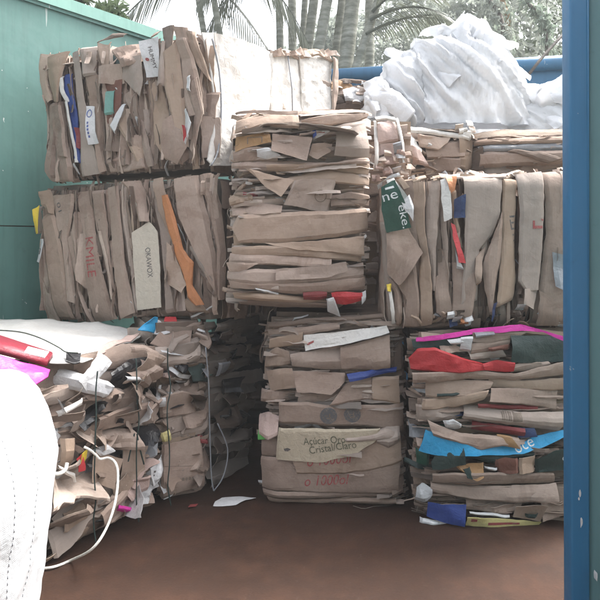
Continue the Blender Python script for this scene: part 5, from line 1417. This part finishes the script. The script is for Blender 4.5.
def vine(x0, y0, pts, d, r, mat, label, seed, leaves=500):
    rs = np.random.RandomState(seed); P = smooth_chain([at(x, y, d + rs.randn() * .1) for x, y in pts], 8); base = np.array([P[-1][0], P[-1][1], P[-1][2]])
    e = empty('hanging_vine', base, label, 'vine', 'vines hanging from the trees at the right'); mb = MB()
    v, f = tube(P, r, 6); mb.add(v, f); mb.build('stem', 'vine_rust' if 'brown' in label else 'tree_bark', e, base)
    cs = P[::2] + rs.randn(*P[::2].shape) * .05; mb = MB(); leafcloud(mb, cs, [.14] * len(cs), leaves, .10, rs, 1.2); mb.build('foliage', mat, e, base, False)
vine(0, 0, [(520,-40),(527,0),(540,14),(546,35),(547,70)], 10.2, .03, 'leaf_vine', 'pale hanging vine nearest the blue post', 1, 900)
vine(0, 0, [(500,-40),(502,0),(508,20),(506,45),(512,80)], 10.4, .05, 'leaf_vine', 'brown woody vine left of the pale hanging vine', 2, 260)
vine(0, 0, [(486,-40),(490,0),(498,10),(503,30),(500,70)], 10.0, .035, 'leaf_grey', 'grey leafy vine farthest left above the tall film heap', 3, 500)

hm = bpy.data.materials.new('glare_haze'); hm.use_nodes = True; nt = hm.node_tree; nt.nodes.remove(nt.nodes['Principled BSDF'])  # thin volume added to imitate the veil of lens glare
pv = N(nt, 'ShaderNodeVolumePrincipled'); pv.inputs['Color'].default_value = (.9, .93, .96, 1); pv.inputs['Density'].default_value = GLARE_HAZE; pv.inputs['Anisotropy'].default_value = .2
nt.links.new(pv.outputs[0], nt.nodes['Material Output'].inputs['Volume'])
v, f = box((0, 8, 4.9), (16, 20, 5.9)); mb = MB(); mb.add(v, f); MATS['glare_haze'] = hm
o = mb.build('glare_haze', 'glare_haze', None, (0, 0, 0), False); o['kind'] = 'stuff'

# ================================================================== CAMERA, LIGHT
cam = bpy.data.cameras.new('camera'); co = bpy.data.objects.new('camera', cam); COL.objects.link(co)
co.location = CAM; co.rotation_euler = (math.pi / 2, 0, 0); cam.sensor_width = 36; cam.lens = 36; cam.shift_y = -60 / 600; cam.clip_end = 2000; cam.clip_start = .05
SC.camera = co
sd = np.array([.46, .24, .86]); sd /= np.linalg.norm(sd)
el = math.asin(sd[2]); az = math.atan2(sd[0], sd[1])
w = bpy.data.worlds.new('World'); SC.world = w; w.use_nodes = True; nt = w.node_tree
sky = nt.nodes.new('ShaderNodeTexSky'); sky.sky_type = 'NISHITA'; sky.sun_disc = False; sky.sun_elevation = el; sky.sun_rotation = az
sky.dust_density = 6; sky.air_density = 1.2
hs = nt.nodes.new('ShaderNodeHueSaturation'); hs.inputs['Saturation'].default_value = .34
nt.links.new(sky.outputs[0], hs.inputs['Color']); nt.links.new(hs.outputs[0], nt.nodes['Background'].inputs[0])
nt.nodes['Background'].inputs[1].default_value = .12
l = bpy.data.lights.new('sun', 'SUN'); l.energy = 1.5; l.angle = math.radians(14); l.color = (1, .975, .94)
lo = bpy.data.objects.new('sun', l); COL.objects.link(lo); lo.rotation_euler = Vector(-sd).to_track_quat('-Z', 'Y').to_euler()
vs = SC.view_settings; vs.view_transform = 'Standard'; vs.look = 'None'; vs.exposure = 2.35; vs.gamma = 1; vs.use_curve_mapping = False
SC.cycles.max_bounces = 6; SC.cycles.diffuse_bounces = 3; SC.cycles.transparent_max_bounces = 8
